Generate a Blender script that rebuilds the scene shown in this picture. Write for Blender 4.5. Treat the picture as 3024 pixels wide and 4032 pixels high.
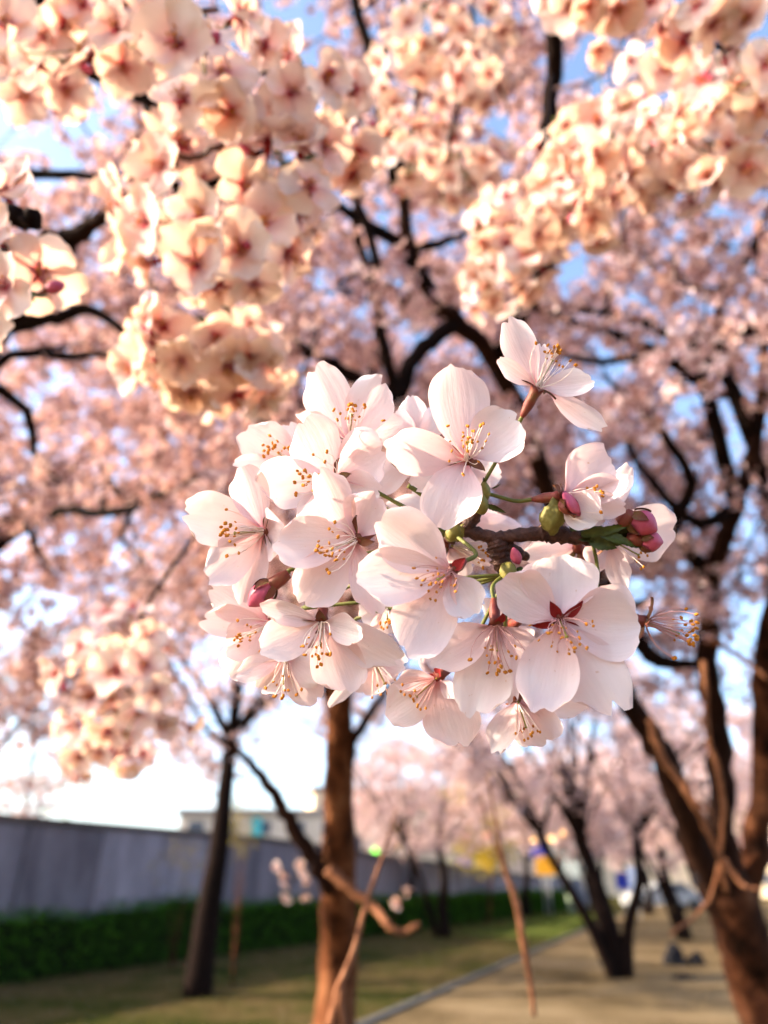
import bpy, bmesh, math, random
import numpy as np
from mathutils import Vector, Matrix, Quaternion, noise

for o in list(bpy.data.objects):
    bpy.data.objects.remove(o, do_unlink=True)
scene = bpy.context.scene
COL = scene.collection
R = math.radians

# ------------------------------------------------------------------ camera
PITCH = R(27.5)
EYE = Vector((0.0, 0.0, 1.5))
LENS = 24.96
FPX = 4032 * LENS / 36.0           # focal length in photograph pixels
cam = bpy.data.cameras.new("camera")
cam.sensor_fit = 'VERTICAL'
cam.sensor_height = 36.0
cam.lens = LENS
cam.clip_start = 0.01
cam.clip_end = 2000
cam.dof.use_dof = True
cam.dof.focus_distance = 0.196
cam.dof.aperture_fstop = 8.6
cam_o = bpy.data.objects.new("camera", cam)
COL.objects.link(cam_o)
cam_o.location = EYE
cam_o.rotation_euler = (math.pi / 2 + PITCH, 0, 0)
scene.camera = cam_o

# ------------------------------------------------------------------ sky, sun, exposure
SUN_EL = R(24)
SUN_DIR = Vector((-0.99, -0.06, 0)).normalized()      # horizontal direction towards the sun
w = bpy.data.worlds.new("World")
scene.world = w
w.use_nodes = True
nt = w.node_tree
sky = nt.nodes.new('ShaderNodeTexSky')
sky.sky_type = 'NISHITA'
sky.sun_disc = False
sky.sun_elevation = SUN_EL
sky.sun_rotation = math.atan2(SUN_DIR.x, SUN_DIR.y)
sky.air_density = 0.8
sky.dust_density = 2.2
sky.ozone_density = 1.3
bg = nt.nodes['Background']
nt.links.new(sky.outputs[0], bg.inputs[0])
bg.inputs[1].default_value = 0.145
sun = bpy.data.lights.new("sun", 'SUN')
sun.energy = 4.2
sun.angle = R(0.6)
sun.color = (1.0, 0.85, 0.66)
sun_o = bpy.data.objects.new("sun", sun)
COL.objects.link(sun_o)
to_sun = Vector((SUN_DIR.x * math.cos(SUN_EL), SUN_DIR.y * math.cos(SUN_EL), math.sin(SUN_EL)))
sun_o.rotation_euler = to_sun.to_track_quat('Z', 'Y').to_euler()
sun_o.location = (-20, 5, 15)

vs = scene.view_settings
vs.view_transform = 'Standard'
vs.look = 'None'
vs.exposure = 2.22
vs.gamma = 1.0
vs.use_curve_mapping = False
scene.render.engine = 'CYCLES'
cy = scene.cycles
cy.use_denoising = True
cy.use_adaptive_sampling = True
cy.adaptive_threshold = 0.03
cy.max_bounces = 4
cy.diffuse_bounces = 3
cy.glossy_bounces = 2
cy.transmission_bounces = 4
cy.transparent_max_bounces = 4
cy.sample_clamp_indirect = 8
cy.caustics_reflective = False
cy.caustics_refractive = False

# ------------------------------------------------------------------ camera-to-world helper for measuring positions
CR = Vector((1, 0, 0))
CU = Vector((0, -math.sin(PITCH), math.cos(PITCH)))
CW = Vector((0, math.cos(PITCH), math.sin(PITCH)))


def at(px, py, d):
    return EYE + d * (CW + CR * ((px - 1512) / FPX) + CU * ((2016 - py) / FPX))


def dirv(r, u, t):
    return (CR * r + CU * u - CW * t).normalized()


def ground(px, py, z=0.0):
    v = CW + CR * ((px - 1512) / FPX) + CU * ((2016 - py) / FPX)
    k = (z - EYE.z) / v.z
    return EYE + v * k


# ------------------------------------------------------------------ materials
def mat(name):
    m = bpy.data.materials.new(name)
    m.use_nodes = True
    n = m.node_tree
    n.nodes.clear()
    out = n.nodes.new('ShaderNodeOutputMaterial')
    return m, n, out


def N_(n, t, **kw):
    x = n.nodes.new(t)
    for k, v in kw.items():
        setattr(x, k, v)
    return x


def ramp(n, stops, src=None):
    r = n.nodes.new('ShaderNodeValToRGB')
    e = r.color_ramp.elements
    while len(e) < len(stops):
        e.new(0.5)
    for i, (p, c) in enumerate(stops):
        e[i].position = p
        e[i].color = (c[0], c[1], c[2], 1)
    if src is not None:
        n.links.new(src, r.inputs[0])
    return r


def principled_mat(name, stops, scale=20, rough=0.8, bump=0.0, bscale=None, coord='Object', stretch=(1, 1, 1), detail=6, spec=0.3, bdist=0.01):
    m, n, out = mat(name)
    p = N_(n, 'ShaderNodeBsdfPrincipled')
    p.inputs['Roughness'].default_value = rough
    p.inputs['Specular IOR Level'].default_value = spec
    tc = N_(n, 'ShaderNodeTexCoord')
    mp = N_(n, 'ShaderNodeMapping')
    mp.inputs['Scale'].default_value = stretch
    n.links.new(tc.outputs[coord], mp.inputs[0])
    tx = N_(n, 'ShaderNodeTexNoise')
    tx.inputs['Scale'].default_value = scale
    tx.inputs['Detail'].default_value = detail
    tx.inputs['Roughness'].default_value = 0.65
    n.links.new(mp.outputs[0], tx.inputs['Vector'])
    r = ramp(n, stops, tx.outputs['Fac'])
    n.links.new(r.outputs[0], p.inputs['Base Color'])
    if bump:
        t2 = N_(n, 'ShaderNodeTexNoise')
        t2.inputs['Scale'].default_value = bscale or scale * 3
        t2.inputs['Detail'].default_value = 5
        n.links.new(mp.outputs[0], t2.inputs['Vector'])
        b = N_(n, 'ShaderNodeBump')
        b.inputs['Strength'].default_value = bump
        b.inputs['Distance'].default_value = bdist
        n.links.new(t2.outputs['Fac'], b.inputs['Height'])
        n.links.new(b.outputs[0], p.inputs['Normal'])
    n.links.new(p.outputs[0], out.inputs[0])
    return m


def petal_mat(name, tip, base, trans, trans_mix=0.38, rand=0.06, near=True, centre=None):
    """thin petal: diffuse + translucent, fine veins along the petal"""
    m, n, out = mat(name)
    L = n.links.new
    uv = N_(n, 'ShaderNodeUVMap')
    sep = N_(n, 'ShaderNodeSeparateXYZ')
    L(uv.outputs[0], sep.inputs[0])
    stops = [(0.0, centre or base), (0.17 if near else 0.20, base), (0.62, tip), (1.0, tip)]
    r = ramp(n, stops, sep.outputs[1])
    # individual variation
    oi = N_(n, 'ShaderNodeObjectInfo')
    hsv = N_(n, 'ShaderNodeHueSaturation')
    mr = N_(n, 'ShaderNodeMapRange')
    mr.inputs['To Min'].default_value = 1 - rand
    mr.inputs['To Max'].default_value = 1 + rand * 0.6
    L(oi.outputs['Random'], mr.inputs['Value'])
    L(mr.outputs[0], hsv.inputs['Value'])
    mr2 = N_(n, 'ShaderNodeMapRange')
    mr2.inputs['To Min'].default_value = 0.7
    mr2.inputs['To Max'].default_value = 1.35
    ml = N_(n, 'ShaderNodeMath', operation='FRACT')
    ml0 = N_(n, 'ShaderNodeMath', operation='MULTIPLY')
    ml0.inputs[1].default_value = 7.31
    L(oi.outputs['Random'], ml0.inputs[0])
    L(ml0.outputs[0], ml.inputs[0])
    L(ml.outputs[0], mr2.inputs['Value'])
    L(mr2.outputs[0], hsv.inputs['Saturation'])
    # veins: noise stretched along the petal
    mp = N_(n, 'ShaderNodeMapping')
    mp.inputs['Scale'].default_value = (12, 0.9, 1)
    L(uv.outputs[0], mp.inputs[0])
    tx = N_(n, 'ShaderNodeTexNoise')
    tx.inputs['Scale'].default_value = 1.0
    tx.inputs['Detail'].default_value = 4
    L(mp.outputs[0], tx.inputs['Vector'])
    vr = N_(n, 'ShaderNodeMapRange')
    vr.inputs['From Min'].default_value = 0.3
    vr.inputs['From Max'].default_value = 0.7
    vr.inputs['To Min'].default_value = 0.975
    vr.inputs['To Max'].default_value = 1.015
    L(tx.outputs['Fac'], vr.inputs['Value'])
    mul = N_(n, 'ShaderNodeVectorMath', operation='SCALE')
    L(r.outputs[0], hsv.inputs['Color'])
    L(hsv.outputs[0], mul.inputs[0])
    L(vr.outputs[0], mul.inputs['Scale'])
    col = mul.outputs[0]
    if near:
        va = N_(n, 'ShaderNodeVectorMath', operation='ADD')
        L(uv.outputs[0], va.inputs[0])
        cx_ = N_(n, 'ShaderNodeCombineXYZ')
        m9 = N_(n, 'ShaderNodeMath', operation='MULTIPLY')
        m9.inputs[1].default_value = 57.0
        L(oi.outputs['Random'], m9.inputs[0])
        L(m9.outputs[0], cx_.inputs[0])
        L(cx_.outputs[0], va.inputs[1])
        sp = N_(n, 'ShaderNodeTexNoise')
        sp.inputs['Scale'].default_value = 11
        sp.inputs['Detail'].default_value = 2
        L(va.outputs[0], sp.inputs['Vector'])
        sr = ramp(n, [(0.0, (0, 0, 0)), (0.715, (0, 0, 0)), (0.76, (.55, .55, .55))], sp.outputs['Fac'])
        mc = N_(n, 'ShaderNodeMix', data_type='RGBA')
        L(sr.outputs[0], mc.inputs['Factor'])
        L(mul.outputs[0], mc.inputs['A'])
        mc.inputs['B'].default_value = (0.62, 0.36, 0.20, 1)
        pk = N_(n, 'ShaderNodeTexNoise')
        pk.inputs['Scale'].default_value = 1.7
        L(va.outputs[0], pk.inputs['Vector'])
        pr = ramp(n, [(0.42, (0, 0, 0)), (0.75, (.6, .6, .6))], pk.outputs['Fac'])
        mc2 = N_(n, 'ShaderNodeMix', data_type='RGBA')
        L(pr.outputs[0], mc2.inputs['Factor'])
        L(mc.outputs['Result'], mc2.inputs['A'])
        mc2.inputs['B'].default_value = (0.86, 0.66, 0.67, 1)
        col = mc2.outputs['Result']
    dif = N_(n, 'ShaderNodeBsdfDiffuse')
    L(col, dif.inputs[0])
    tr = N_(n, 'ShaderNodeBsdfTranslucent')
    tm = N_(n, 'ShaderNodeVectorMath', operation='MULTIPLY')
    tm.inputs[1].default_value = trans
    L(col, tm.inputs[0])
    L(tm.outputs[0], tr.inputs[0])
    mx = N_(n, 'ShaderNodeMixShader')
    mx.inputs[0].default_value = trans_mix
    L(dif.outputs[0], mx.inputs[1])
    L(tr.outputs[0], mx.inputs[2])
    last = mx
    if near:
        mp2 = N_(n, 'ShaderNodeMapping')
        mp2.inputs['Scale'].default_value = (5, 2.2, 1)
        L(uv.outputs[0], mp2.inputs[0])
        t3 = N_(n, 'ShaderNodeTexNoise')
        t3.inputs['Scale'].default_value = 1.0
        t3.inputs['Detail'].default_value = 3
        L(mp2.outputs[0], t3.inputs['Vector'])
        add = N_(n, 'ShaderNodeMath', operation='MULTIPLY_ADD')
        add.inputs[1].default_value = 1.6
        L(t3.outputs['Fac'], add.inputs[0])
        L(tx.outputs['Fac'], add.inputs[2])
        b = N_(n, 'ShaderNodeBump')
        b.inputs['Strength'].default_value = 0.17
        b.inputs['Distance'].default_value = 0.0011
        L(add.outputs[0], b.inputs['Height'])
        L(b.outputs[0], dif.inputs['Normal'])
        L(b.outputs[0], tr.inputs['Normal'])
        gl = N_(n, 'ShaderNodeBsdfGlossy')
        gl.inputs['Roughness'].default_value = 0.42
        L(b.outputs[0], gl.inputs['Normal'])
        mg = N_(n, 'ShaderNodeMixShader')
        mg.inputs[0].default_value = 0.045
        L(mx.outputs[0], mg.inputs[1])
        L(gl.outputs[0], mg.inputs[2])
        last = mg
    L(last.outputs[0], out.inputs[0])
    return m


def leafy_mat(name, stops, trans=(1, 1, 0.5), mix=0.35):
    """many small faces, each island its own tint"""
    m, n, out = mat(name)
    L = n.links.new
    g = N_(n, 'ShaderNodeNewGeometry')
    r = ramp(n, stops, g.outputs['Random Per Island'])
    dif = N_(n, 'ShaderNodeBsdfDiffuse')
    L(r.outputs[0], dif.inputs[0])
    tr = N_(n, 'ShaderNodeBsdfTranslucent')
    tm = N_(n, 'ShaderNodeVectorMath', operation='MULTIPLY')
    tm.inputs[1].default_value = trans
    L(r.outputs[0], tm.inputs[0])
    L(tm.outputs[0], tr.inputs[0])
    mx = N_(n, 'ShaderNodeMixShader')
    mx.inputs[0].default_value = mix
    L(dif.outputs[0], mx.inputs[1])
    L(tr.outputs[0], mx.inputs[2])
    L(mx.outputs[0], out.inputs[0])
    return m


def flat_mat(name, col, rough=0.6, spec=0.3, emit=None, es=0.0, metal=0.0):
    m, n, out = mat(name)
    p = N_(n, 'ShaderNodeBsdfPrincipled')
    p.inputs['Base Color'].default_value = (*col, 1)
    p.inputs['Roughness'].default_value = rough
    p.inputs['Specular IOR Level'].default_value = spec
    p.inputs['Metallic'].default_value = metal
    if emit:
        p.inputs['Emission Color'].default_value = (*emit, 1)
        p.inputs['Emission Strength'].default_value = es
    n.links.new(p.outputs[0], out.inputs[0])
    return m


M = {}
M['petal'] = petal_mat('petal_white_pink', (0.88, 0.79, 0.79), (0.86, 0.67, 0.68), (1.0, 0.85, 0.80), 0.46, centre=(0.72, 0.33, 0.36))
M['petal_mid'] = petal_mat('petal_soft_pink', (0.86, 0.71, 0.675), (0.82, 0.55, 0.53), (1.0, 0.82, 0.58), 0.42, rand=0.10, near=False, centre=(0.45, 0.02, 0.07))
M['blossom_near'] = leafy_mat('blossom_overhead', [(0, (0.38, 0.22, 0.225)), (0.5, (0.62, 0.43, 0.435)), (1, (0.84, 0.69, 0.69))], (1.0, 0.80, 0.62), 0.40)  # deeper than real petals: shade inside the blossom mass is put into the tints
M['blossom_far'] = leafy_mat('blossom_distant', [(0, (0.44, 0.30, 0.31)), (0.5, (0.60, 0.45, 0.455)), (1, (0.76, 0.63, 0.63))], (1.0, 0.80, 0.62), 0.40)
M['eye'] = leafy_mat('blossom_eye', [(0, (0.1320, 0.0120, 0.0120)), (1, (0.2400, 0.0420, 0.0240))], (1, 0.5, 0.4), 0.2)
M['filament'] = flat_mat('filament', (0.86, 0.70, 0.62), 0.5)
M['filament_red'] = flat_mat('filament_red', (0.5760, 0.2880, 0.2640), 0.5)
M['anther'] = principled_mat('anther', [(0.3, (0.36, 0.105, 0.012)), (0.7, (0.60, 0.25, 0.03))], 900, 0.7, spec=0.1)
M['pistil'] = flat_mat('pistil', (0.2760, 0.2400, 0.0420), 0.5)
M['calyx'] = principled_mat('calyx', [(0.3, (0.1320, 0.0165, 0.0154)), (0.55, (0.1870, 0.0413, 0.0248)), (0.8, (0.1540, 0.0935, 0.0275))], 260, 0.55, 0.3, 900, bdist=0.0004)
M['calyx_red'] = principled_mat('calyx_red', [(0.3, (0.16, 0.006, 0.012)), (0.7, (0.30, 0.03, 0.03))], 200, 0.7, spec=0.1)
M['sepal'] = principled_mat('sepal', [(0.3, (0.1100, 0.0154, 0.0143)), (0.52, (0.1430, 0.0468, 0.0193)), (0.75, (0.1320, 0.1045, 0.0220))], 190, 0.6, 0.3, 900, bdist=0.0004)
M['pedicel'] = principled_mat('pedicel', [(0.3, (0.0800, 0.0850, 0.0125)), (0.7, (0.1500, 0.1500, 0.0300))], 200, 0.6, 0.4, 1500, bdist=0.0003)
M['bud_pink'] = principled_mat('bud_pink', [(0.3, (0.33, 0.018, 0.065)), (0.7, (0.52, 0.11, 0.17))], 160, 0.5, 0.3, 300, stretch=(1, 1, 0.3), bdist=0.0006)
M['bud_scale'] = principled_mat('bud_scale', [(0.28, (0.0960, 0.0300, 0.0120)), (0.45, (0.1440, 0.1200, 0.0210)), (0.75, (0.2280, 0.2040, 0.0480))], 170, 0.6, 0.6, 600, bdist=0.0006)
M['young_leaf'] = principled_mat('young_leaf', [(0.3, (0.0250, 0.0175, 0.0060)), (0.5, (0.0500, 0.0650, 0.0075)), (0.75, (0.1000, 0.1300, 0.0175))], 170, 0.5, 0.5, 500, bdist=0.0006)
M['twig'] = principled_mat('twig_bark', [(0.3, (0.0193, 0.0066, 0.0050)), (0.55, (0.0715, 0.0275, 0.0176)), (0.78, (0.1485, 0.0715, 0.0495))], 330, 0.65, 0.8, 900, bdist=0.0008)
M['bark'] = principled_mat('cherry_bark', [(0.3, (0.0080, 0.0035, 0.0025)), (0.55, (0.0225, 0.0090, 0.0050)), (0.8, (0.0425, 0.0180, 0.0095))], 9, 0.85, 0.8, 30, stretch=(1, 1, 0.35), bdist=0.02, spec=0.06)
M['bark_warm'] = principled_mat('cherry_bark_warm', [(0.36, (0.010, 0.004, 0.002)), (0.52, (0.060, 0.020, 0.0085)), (0.66, (0.135, 0.055, 0.026))], 7, 0.85, 1.0, 30, stretch=(1, 1, 0.6), bdist=0.03, spec=0.06)
M['bark_orange'] = principled_mat('orange_brown_bark', [(0.36, (0.020, 0.007, 0.003)), (0.52, (0.105, 0.036, 0.014)), (0.66, (0.20, 0.085, 0.038))], 9, 0.85, 1.0, 34, stretch=(1, 1, 0.3), bdist=0.03, spec=0.05)
M['shoot'] = principled_mat('shoot_bark', [(0.3, (0.085, 0.030, 0.013)), (0.5, (0.17, 0.068, 0.032)), (0.7, (0.26, 0.12, 0.065))], 90, 0.7, 0.5, 200, bdist=0.002, spec=0.1)
M['bark_dark'] = principled_mat('old_bark', [(0.3, (0.0035, 0.0020, 0.0015)), (0.7, (0.0130, 0.0060, 0.0040))], 12, 0.9, 0.7, 40, bdist=0.01, spec=0.06)


# ------------------------------------------------------------------ object helpers
def link(name, me, parent=None, loc=(0, 0, 0)):
    o = bpy.data.objects.new(name, me)
    COL.objects.link(o)
    o.location = loc
    if parent is not None:
        o.parent = parent
    return o


def thing(name, label, cat, loc=(0, 0, 0), group=None, parent=None):
    o = bpy.data.objects.new(name, None)
    o.empty_display_size = 0.05
    COL.objects.link(o)
    o.location = loc
    if parent is not None:
        o.parent = parent
    if label:
        o['label'] = label
    if cat:
        o['category'] = cat
    if group:
        o['group'] = group
    return o


def tag(o, label, cat, group=None):
    o['label'] = label
    o['category'] = cat
    if group:
        o['group'] = group
    return o


def mesh_from(name, verts, faces, mats, fmat=None, smooth=True, uvs=None):
    me = bpy.data.meshes.new(name)
    me.from_pydata([tuple(v) for v in verts], [], faces)
    for m in mats:
        me.materials.append(m)
    if fmat is not None:
        me.polygons.foreach_set('material_index', np.asarray(fmat, dtype=np.int32))
    if smooth:
        me.polygons.foreach_set('use_smooth', np.ones(len(me.polygons), dtype=bool))
    if uvs is not None:
        ul = me.uv_layers.new(name='UVMap')
        li = np.empty(len(me.loops), dtype=np.int32)
        me.loops.foreach_get('vertex_index', li)
        ul.data.foreach_set('uv', np.asarray(uvs, dtype=np.float32)[li].ravel())
    me.update()
    return me


class MB:
    """collects vertices and faces for one mesh"""
    def __init__(s):
        s.v = []
        s.f = []
        s.m = []

    def add(s, verts, faces, mi=0):
        k = len(s.v)
        s.v += [Vector(x) for x in verts]
        s.f += [tuple(i + k for i in f) for f in faces]
        s.m += [mi] * len(faces)

    def tube(s, pts, rads, n=6, mi=0, cap=True, wob=0.0, seed=0):
        pts = [Vector(p) for p in pts]
        k = len(s.v)
        t0 = (pts[1] - pts[0]).normalized()
        ref = Vector((0, 0, 1)) if abs(t0.z) < 0.9 else Vector((1, 0, 0))
        nrm = t0.cross(ref).normalized()
        for i, p in enumerate(pts):
            t = (pts[min(i + 1, len(pts) - 1)] - pts[max(i - 1, 0)]).normalized()
            nrm = (nrm - t * nrm.dot(t))
            nrm = nrm.normalized() if nrm.length > 1e-9 else t.orthogonal().normalized()
            b = t.cross(nrm)
            r = rads[i] if hasattr(rads, '__len__') else rads
            for j in range(n):
                a = 2 * math.pi * j / n
                rr = r
                if wob:
                    rr = r * (1 + wob * noise.noise(Vector((j * 1.7 + seed, i * 0.6, seed * 2.1))))
                s.v.append(p + nrm * (math.cos(a) * rr) + b * (math.sin(a) * rr))
        for i in range(len(pts) - 1):
            for j in range(n):
                a = k + i * n + j
                c = k + i * n + (j + 1) % n
                s.f.append((a, c, c + n, a + n))
                s.m.append(mi)
        if cap:
            s.f.append(tuple(k + j for j in range(n))[::-1])
            s.f.append(tuple(k + (len(pts) - 1) * n + j for j in range(n)))
            s.m += [mi, mi]

    def box(s, lo, hi, mi=0):
        x0, y0, z0 = lo
        x1, y1, z1 = hi
        s.add([(x0, y0, z0), (x1, y0, z0), (x1, y1, z0), (x0, y1, z0), (x0, y0, z1), (x1, y0, z1), (x1, y1, z1), (x0, y1, z1)],
              [(0, 3, 2, 1), (4, 5, 6, 7), (0, 1, 5, 4), (1, 2, 6, 5), (2, 3, 7, 6), (3, 0, 4, 7)], mi)

    def blob(s, c, rx, ry=None, rz=None, mi=0, q=None, nu=8, nv=6):
        ry = ry or rx
        rz = rz or rx
        vs_, fs = [], []
        for i in range(nv + 1):
            th = math.pi * i / nv
            for j in range(nu):
                ph = 2 * math.pi * j / nu
                v = Vector((rx * math.sin(th) * math.cos(ph), ry * math.sin(th) * math.sin(ph), rz * math.cos(th)))
                if q is not None:
                    v = q @ v
                vs_.append(Vector(c) + v)
        for i in range(nv):
            for j in range(nu):
                a = i * nu + j
                b = i * nu + (j + 1) % nu
                fs.append((a, a + nu, b + nu, b))
        s.add(vs_, fs, mi)

    def build(s, name, mats, parent=None, loc=(0, 0, 0), smooth=True):
        me = mesh_from(name, s.v, s.f, mats if isinstance(mats, list) else [mats], s.m, smooth)
        return link(name, me, parent, loc)


def smooth_path(pts, sub=4):
    """Catmull-Rom through the points"""
    P = [Vector(p) for p in pts]
    if len(P) < 3:
        return P
    out = []
    Q = [P[0] * 2 - P[1]] + P + [P[-1] * 2 - P[-2]]
    for i in range(1, len(Q) - 2):
        a, b, c, d = Q[i - 1], Q[i], Q[i + 1], Q[i + 2]
        for k in range(sub):
            t = k / sub
            out.append(0.5 * ((2 * b) + (c - a) * t + (2 * a - 5 * b + 4 * c - d) * t * t + (3 * b - a - 3 * c + d) * t ** 3))
    out.append(P[-1])
    return out


def lerp_list(vals, n):
    return list(np.interp(np.linspace(0, len(vals) - 1, n), range(len(vals)), vals))


# ------------------------------------------------------------------ petals
HWV = [0, .07, .15, .3, .45, .6, .72, .84, .93, 1.0]
HWW = [.12, .24, .46, .80, .96, 1.02, 1.02, .95, .84, .66]


def petal_verts(B, T, Nrm, W, cup=.12, bend=.05, notch=.07, curl=0., seed=0, nu=8, nv=12, skew=0., ruf=1.0):
    B, T = Vector(B), Vector(T)
    L = (T - B).length
    a = (T - B) / L
    n = Nrm - a * Nrm.dot(a)
    n = n.normalized() if n.length > 1e-6 else a.orthogonal().normalized()
    s = a.cross(n)
    rnd = random.Random(seed)
    ph = [rnd.uniform(0, 6.28) for _ in range(6)]
    nw = rnd.uniform(.09, .15)
    npos = rnd.uniform(-.14, .14)
    side = rnd.choice((-1, 1))
    fold = rnd.uniform(-.35, .65) * min(ruf, 1.2)
    tws = rnd.uniform(-.16, .16) * min(ruf, 1.2)
    lop = rnd.uniform(-.10, .10)
    verts, uvs = [], []
    for i in range(nv + 1):
        v = i / nv
        vv = v ** 0.92
        hw = np.interp(vv, HWV, HWW) * W / 2
        for j in range(nu + 1):
            u = -1 + 2 * j / nu
            ye = 1 + lop * u - .10 * u * u - .05 * u ** 4 - notch * math.exp(-((u - npos) / nw) ** 2)
            ye += .020 * ruf * math.sin(u * 6 + ph[0]) + .014 * ruf * math.sin(u * 13 + ph[1]) * abs(u)
            y = vv * (1 + (ye - 1) * vv ** 2) * L
            x = u * hw * (1 + .02 * ruf * math.sin(vv * 9 + ph[2] + u)) + skew * W * math.sin(math.pi * min(vv, 1)) * .5
            z = cup * W * (u * u) * min(1, .25 + vv) - bend * L * 4 * vv * (1 - vv)
            if vv > .6:
                z += curl * L * ((vv - .6) / .4) ** 2
            z += fold * W * max(0, u * side - .35) ** 2 * 1.3 * vv
            z += tws * W * u * (vv - .35)
            z += ruf * W * .040 * abs(u) ** 1.5 * vv * math.sin(vv * 8 + ph[3] + (2.5 if u > 0 else 0))
            z += ruf * W * .016 * math.sin(u * 5 + ph[4]) * vv
            z -= W * .018 * math.exp(-(u / .10) ** 2) * vv
            verts.append(B + a * y + s * x + n * z)
            uvs.append((j / nu, v))
    faces = []
    for i in range(nv):
        for j in range(nu):
            k = i * (nu + 1) + j
            faces.append((k, k + 1, k + nu + 2, k + nu + 1))
    return verts, faces, uvs


def sepal_verts(B, T, Nrm, W, nu=2, nv=5, serr=0., bend=-.08):
    B, T = Vector(B), Vector(T)
    L = (T - B).length
    a = (T - B) / L
    n = Nrm - a * Nrm.dot(a)
    n = n.normalized() if n.length > 1e-6 else a.orthogonal().normalized()
    s = a.cross(n)
    verts, faces = [], []
    for i in range(nv + 1):
        v = i / nv
        hw = W / 2 * (np.interp(v, [0, .2, .45, .8, 1], [.55, .9, 1.0, .5, .04]))
        if serr and i % 2:
            hw *= 1 + serr
        for j in range(nu + 1):
            u = -1 + 2 * j / nu
            verts.append(B + a * (v * L) + s * (u * hw) + n * (abs(u) * W * .18 - bend * L * 4 * v * (1 - v)))
    for i in range(nv):
        for j in range(nu):
            k = i * (nu + 1) + j
            faces.append((k, k + 1, k + nu + 2, k + nu + 1))
    return verts, faces


# shared stamen meshes, unit length along +Z
def stamen_mesh(seed, fil, name='stamen'):
    r = random.Random(seed)
    b = MB()
    c = r.uniform(.08, .30)
    pts = [Vector((c * (1 - (1 - t) ** 2) * 1.0 + c * .3 * math.sin(t * 3), r.uniform(-.01, .01), t)) for t in (0, .25, .5, .75, 1.0)]
    b.tube(pts, [.015, .013, .0115, .010, .009], 5, 0, cap=False)
    q = Quaternion((0, 1, 0), r.uniform(-.8, .8))
    tip = pts[-1]
    b.blob(tip + Vector((.012, .014, .015)), 0.036, .031, .054, 1, q, 6, 4)
    b.blob(tip + Vector((-.012, -.014, .012)), .036, .031, .052, 1, q, 6, 4)
    return mesh_from(name, b.v, b.f, [fil, M['anther']], b.m)


STAM = [stamen_mesh(i, M['filament']) for i in range(6)]
STAM_R = [stamen_mesh(i, M['filament_red']) for i in range(6)]

# ================================================================== THE SETTING
M['ground'] = principled_mat('dry_lawn', [(0.34, (0.012, 0.020, 0.004)), (0.44, (0.034, 0.036, 0.009)), (0.53, (0.075, 0.052, 0.022)), (0.62, (0.026, 0.034, 0.007))], .45, 0.95, 0.6, 14, bdist=0.03, spec=0.0)
M['path'] = principled_mat('tan_earth_path', [(0.36, (0.060, 0.042, 0.021)), (0.5, (0.12, 0.084, 0.044)), (0.66, (0.18, 0.13, 0.074))], .5, 0.95, 0.4, 25, bdist=0.015, spec=0.0)
M['kerb'] = principled_mat('kerb_stone', [(0.3, (0.075, 0.068, 0.062)), (0.7, (0.14, 0.128, 0.118))], 8, 0.9, 0.3, bdist=0.004, spec=0.0)
M['concrete'] = principled_mat('wall_concrete', [(0.32, (0.10, 0.088, 0.10)), (0.5, (0.19, 0.172, 0.190)), (0.7, (0.27, 0.25, 0.27))], 1.1, 0.9, 0.3, 12, stretch=(1, 1, 0.3), bdist=0.006, spec=0.0)
_n = M['concrete'].node_tree
_p = [x for x in _n.nodes if x.type == 'BSDF_PRINCIPLED'][0]
_src = _p.inputs['Base Color'].links[0].from_socket
_h = N_(_n, 'ShaderNodeHueSaturation')
_oi = N_(_n, 'ShaderNodeObjectInfo')
_mr = N_(_n, 'ShaderNodeMapRange')
_mr.inputs['To Min'].default_value = .72
_mr.inputs['To Max'].default_value = 1.2
_n.links.new(_oi.outputs['Random'], _mr.inputs['Value'])
_n.links.new(_mr.outputs[0], _h.inputs['Value'])
_n.links.new(_src, _h.inputs['Color'])
_n.links.new(_h.outputs[0], _p.inputs['Base Color'])
M['coping'] = principled_mat('coping', [(0.3, (0.05, 0.04, 0.035)), (0.7, (0.12, 0.095, 0.08))], 5, 0.8, 0.2, bdist=0.004)
M['hedge'] = leafy_mat('hedge_leaf', [(0, (0.006, 0.018, 0.003)), (0.5, (0.024, 0.072, 0.008)), (1, (0.085, 0.22, 0.018))], (0.9, 1.0, 0.25), 0.25)
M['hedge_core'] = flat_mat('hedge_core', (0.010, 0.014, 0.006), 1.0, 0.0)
M['grass_green'] = leafy_mat('spring_grass', [(0, (0.05, 0.08, 0.015)), (0.5, (0.10, 0.14, 0.03)), (1, (0.20, 0.18, 0.07))], (0.9, 1, 0.3), 0.3)
M['grass_dry'] = leafy_mat('dry_grass', [(0, (0.03, 0.034, 0.010)), (0.5, (0.075, 0.058, 0.025)), (1, (0.12, 0.09, 0.045))], (1, .9, .5), 0.3)
M['yellow_leaf'] = leafy_mat('yellow_green_leaf', [(0, (0.20, 0.15, 0.02)), (0.5, (0.42, 0.32, 0.05)), (1, (0.60, 0.48, 0.10))], (1, .95, .3), 0.4)
M['pale_leaf'] = leafy_mat('pale_green_leaf', [(0, (0.16, 0.19, 0.08)), (0.5, (0.30, 0.33, 0.17)), (1, (0.46, 0.46, 0.30))], (1, 1, .5), 0.4)

AZ = R(27)
WD = Vector((math.sin(AZ), math.cos(AZ), 0))       # along the wall
WN = Vector((WD.y, -WD.x, 0))                       # towards the path
HB = ground(500, 3812)                              # foot of the hedge


def sheet(name, pts, m, z, kind='structure', nz=0.0, sub=0):
    me = mesh_from(name, [(p[0], p[1], z) for p in pts], [tuple(range(len(pts)))], [m], smooth=False)
    o = link(name, me)
    o['kind'] = kind
    return o


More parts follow.
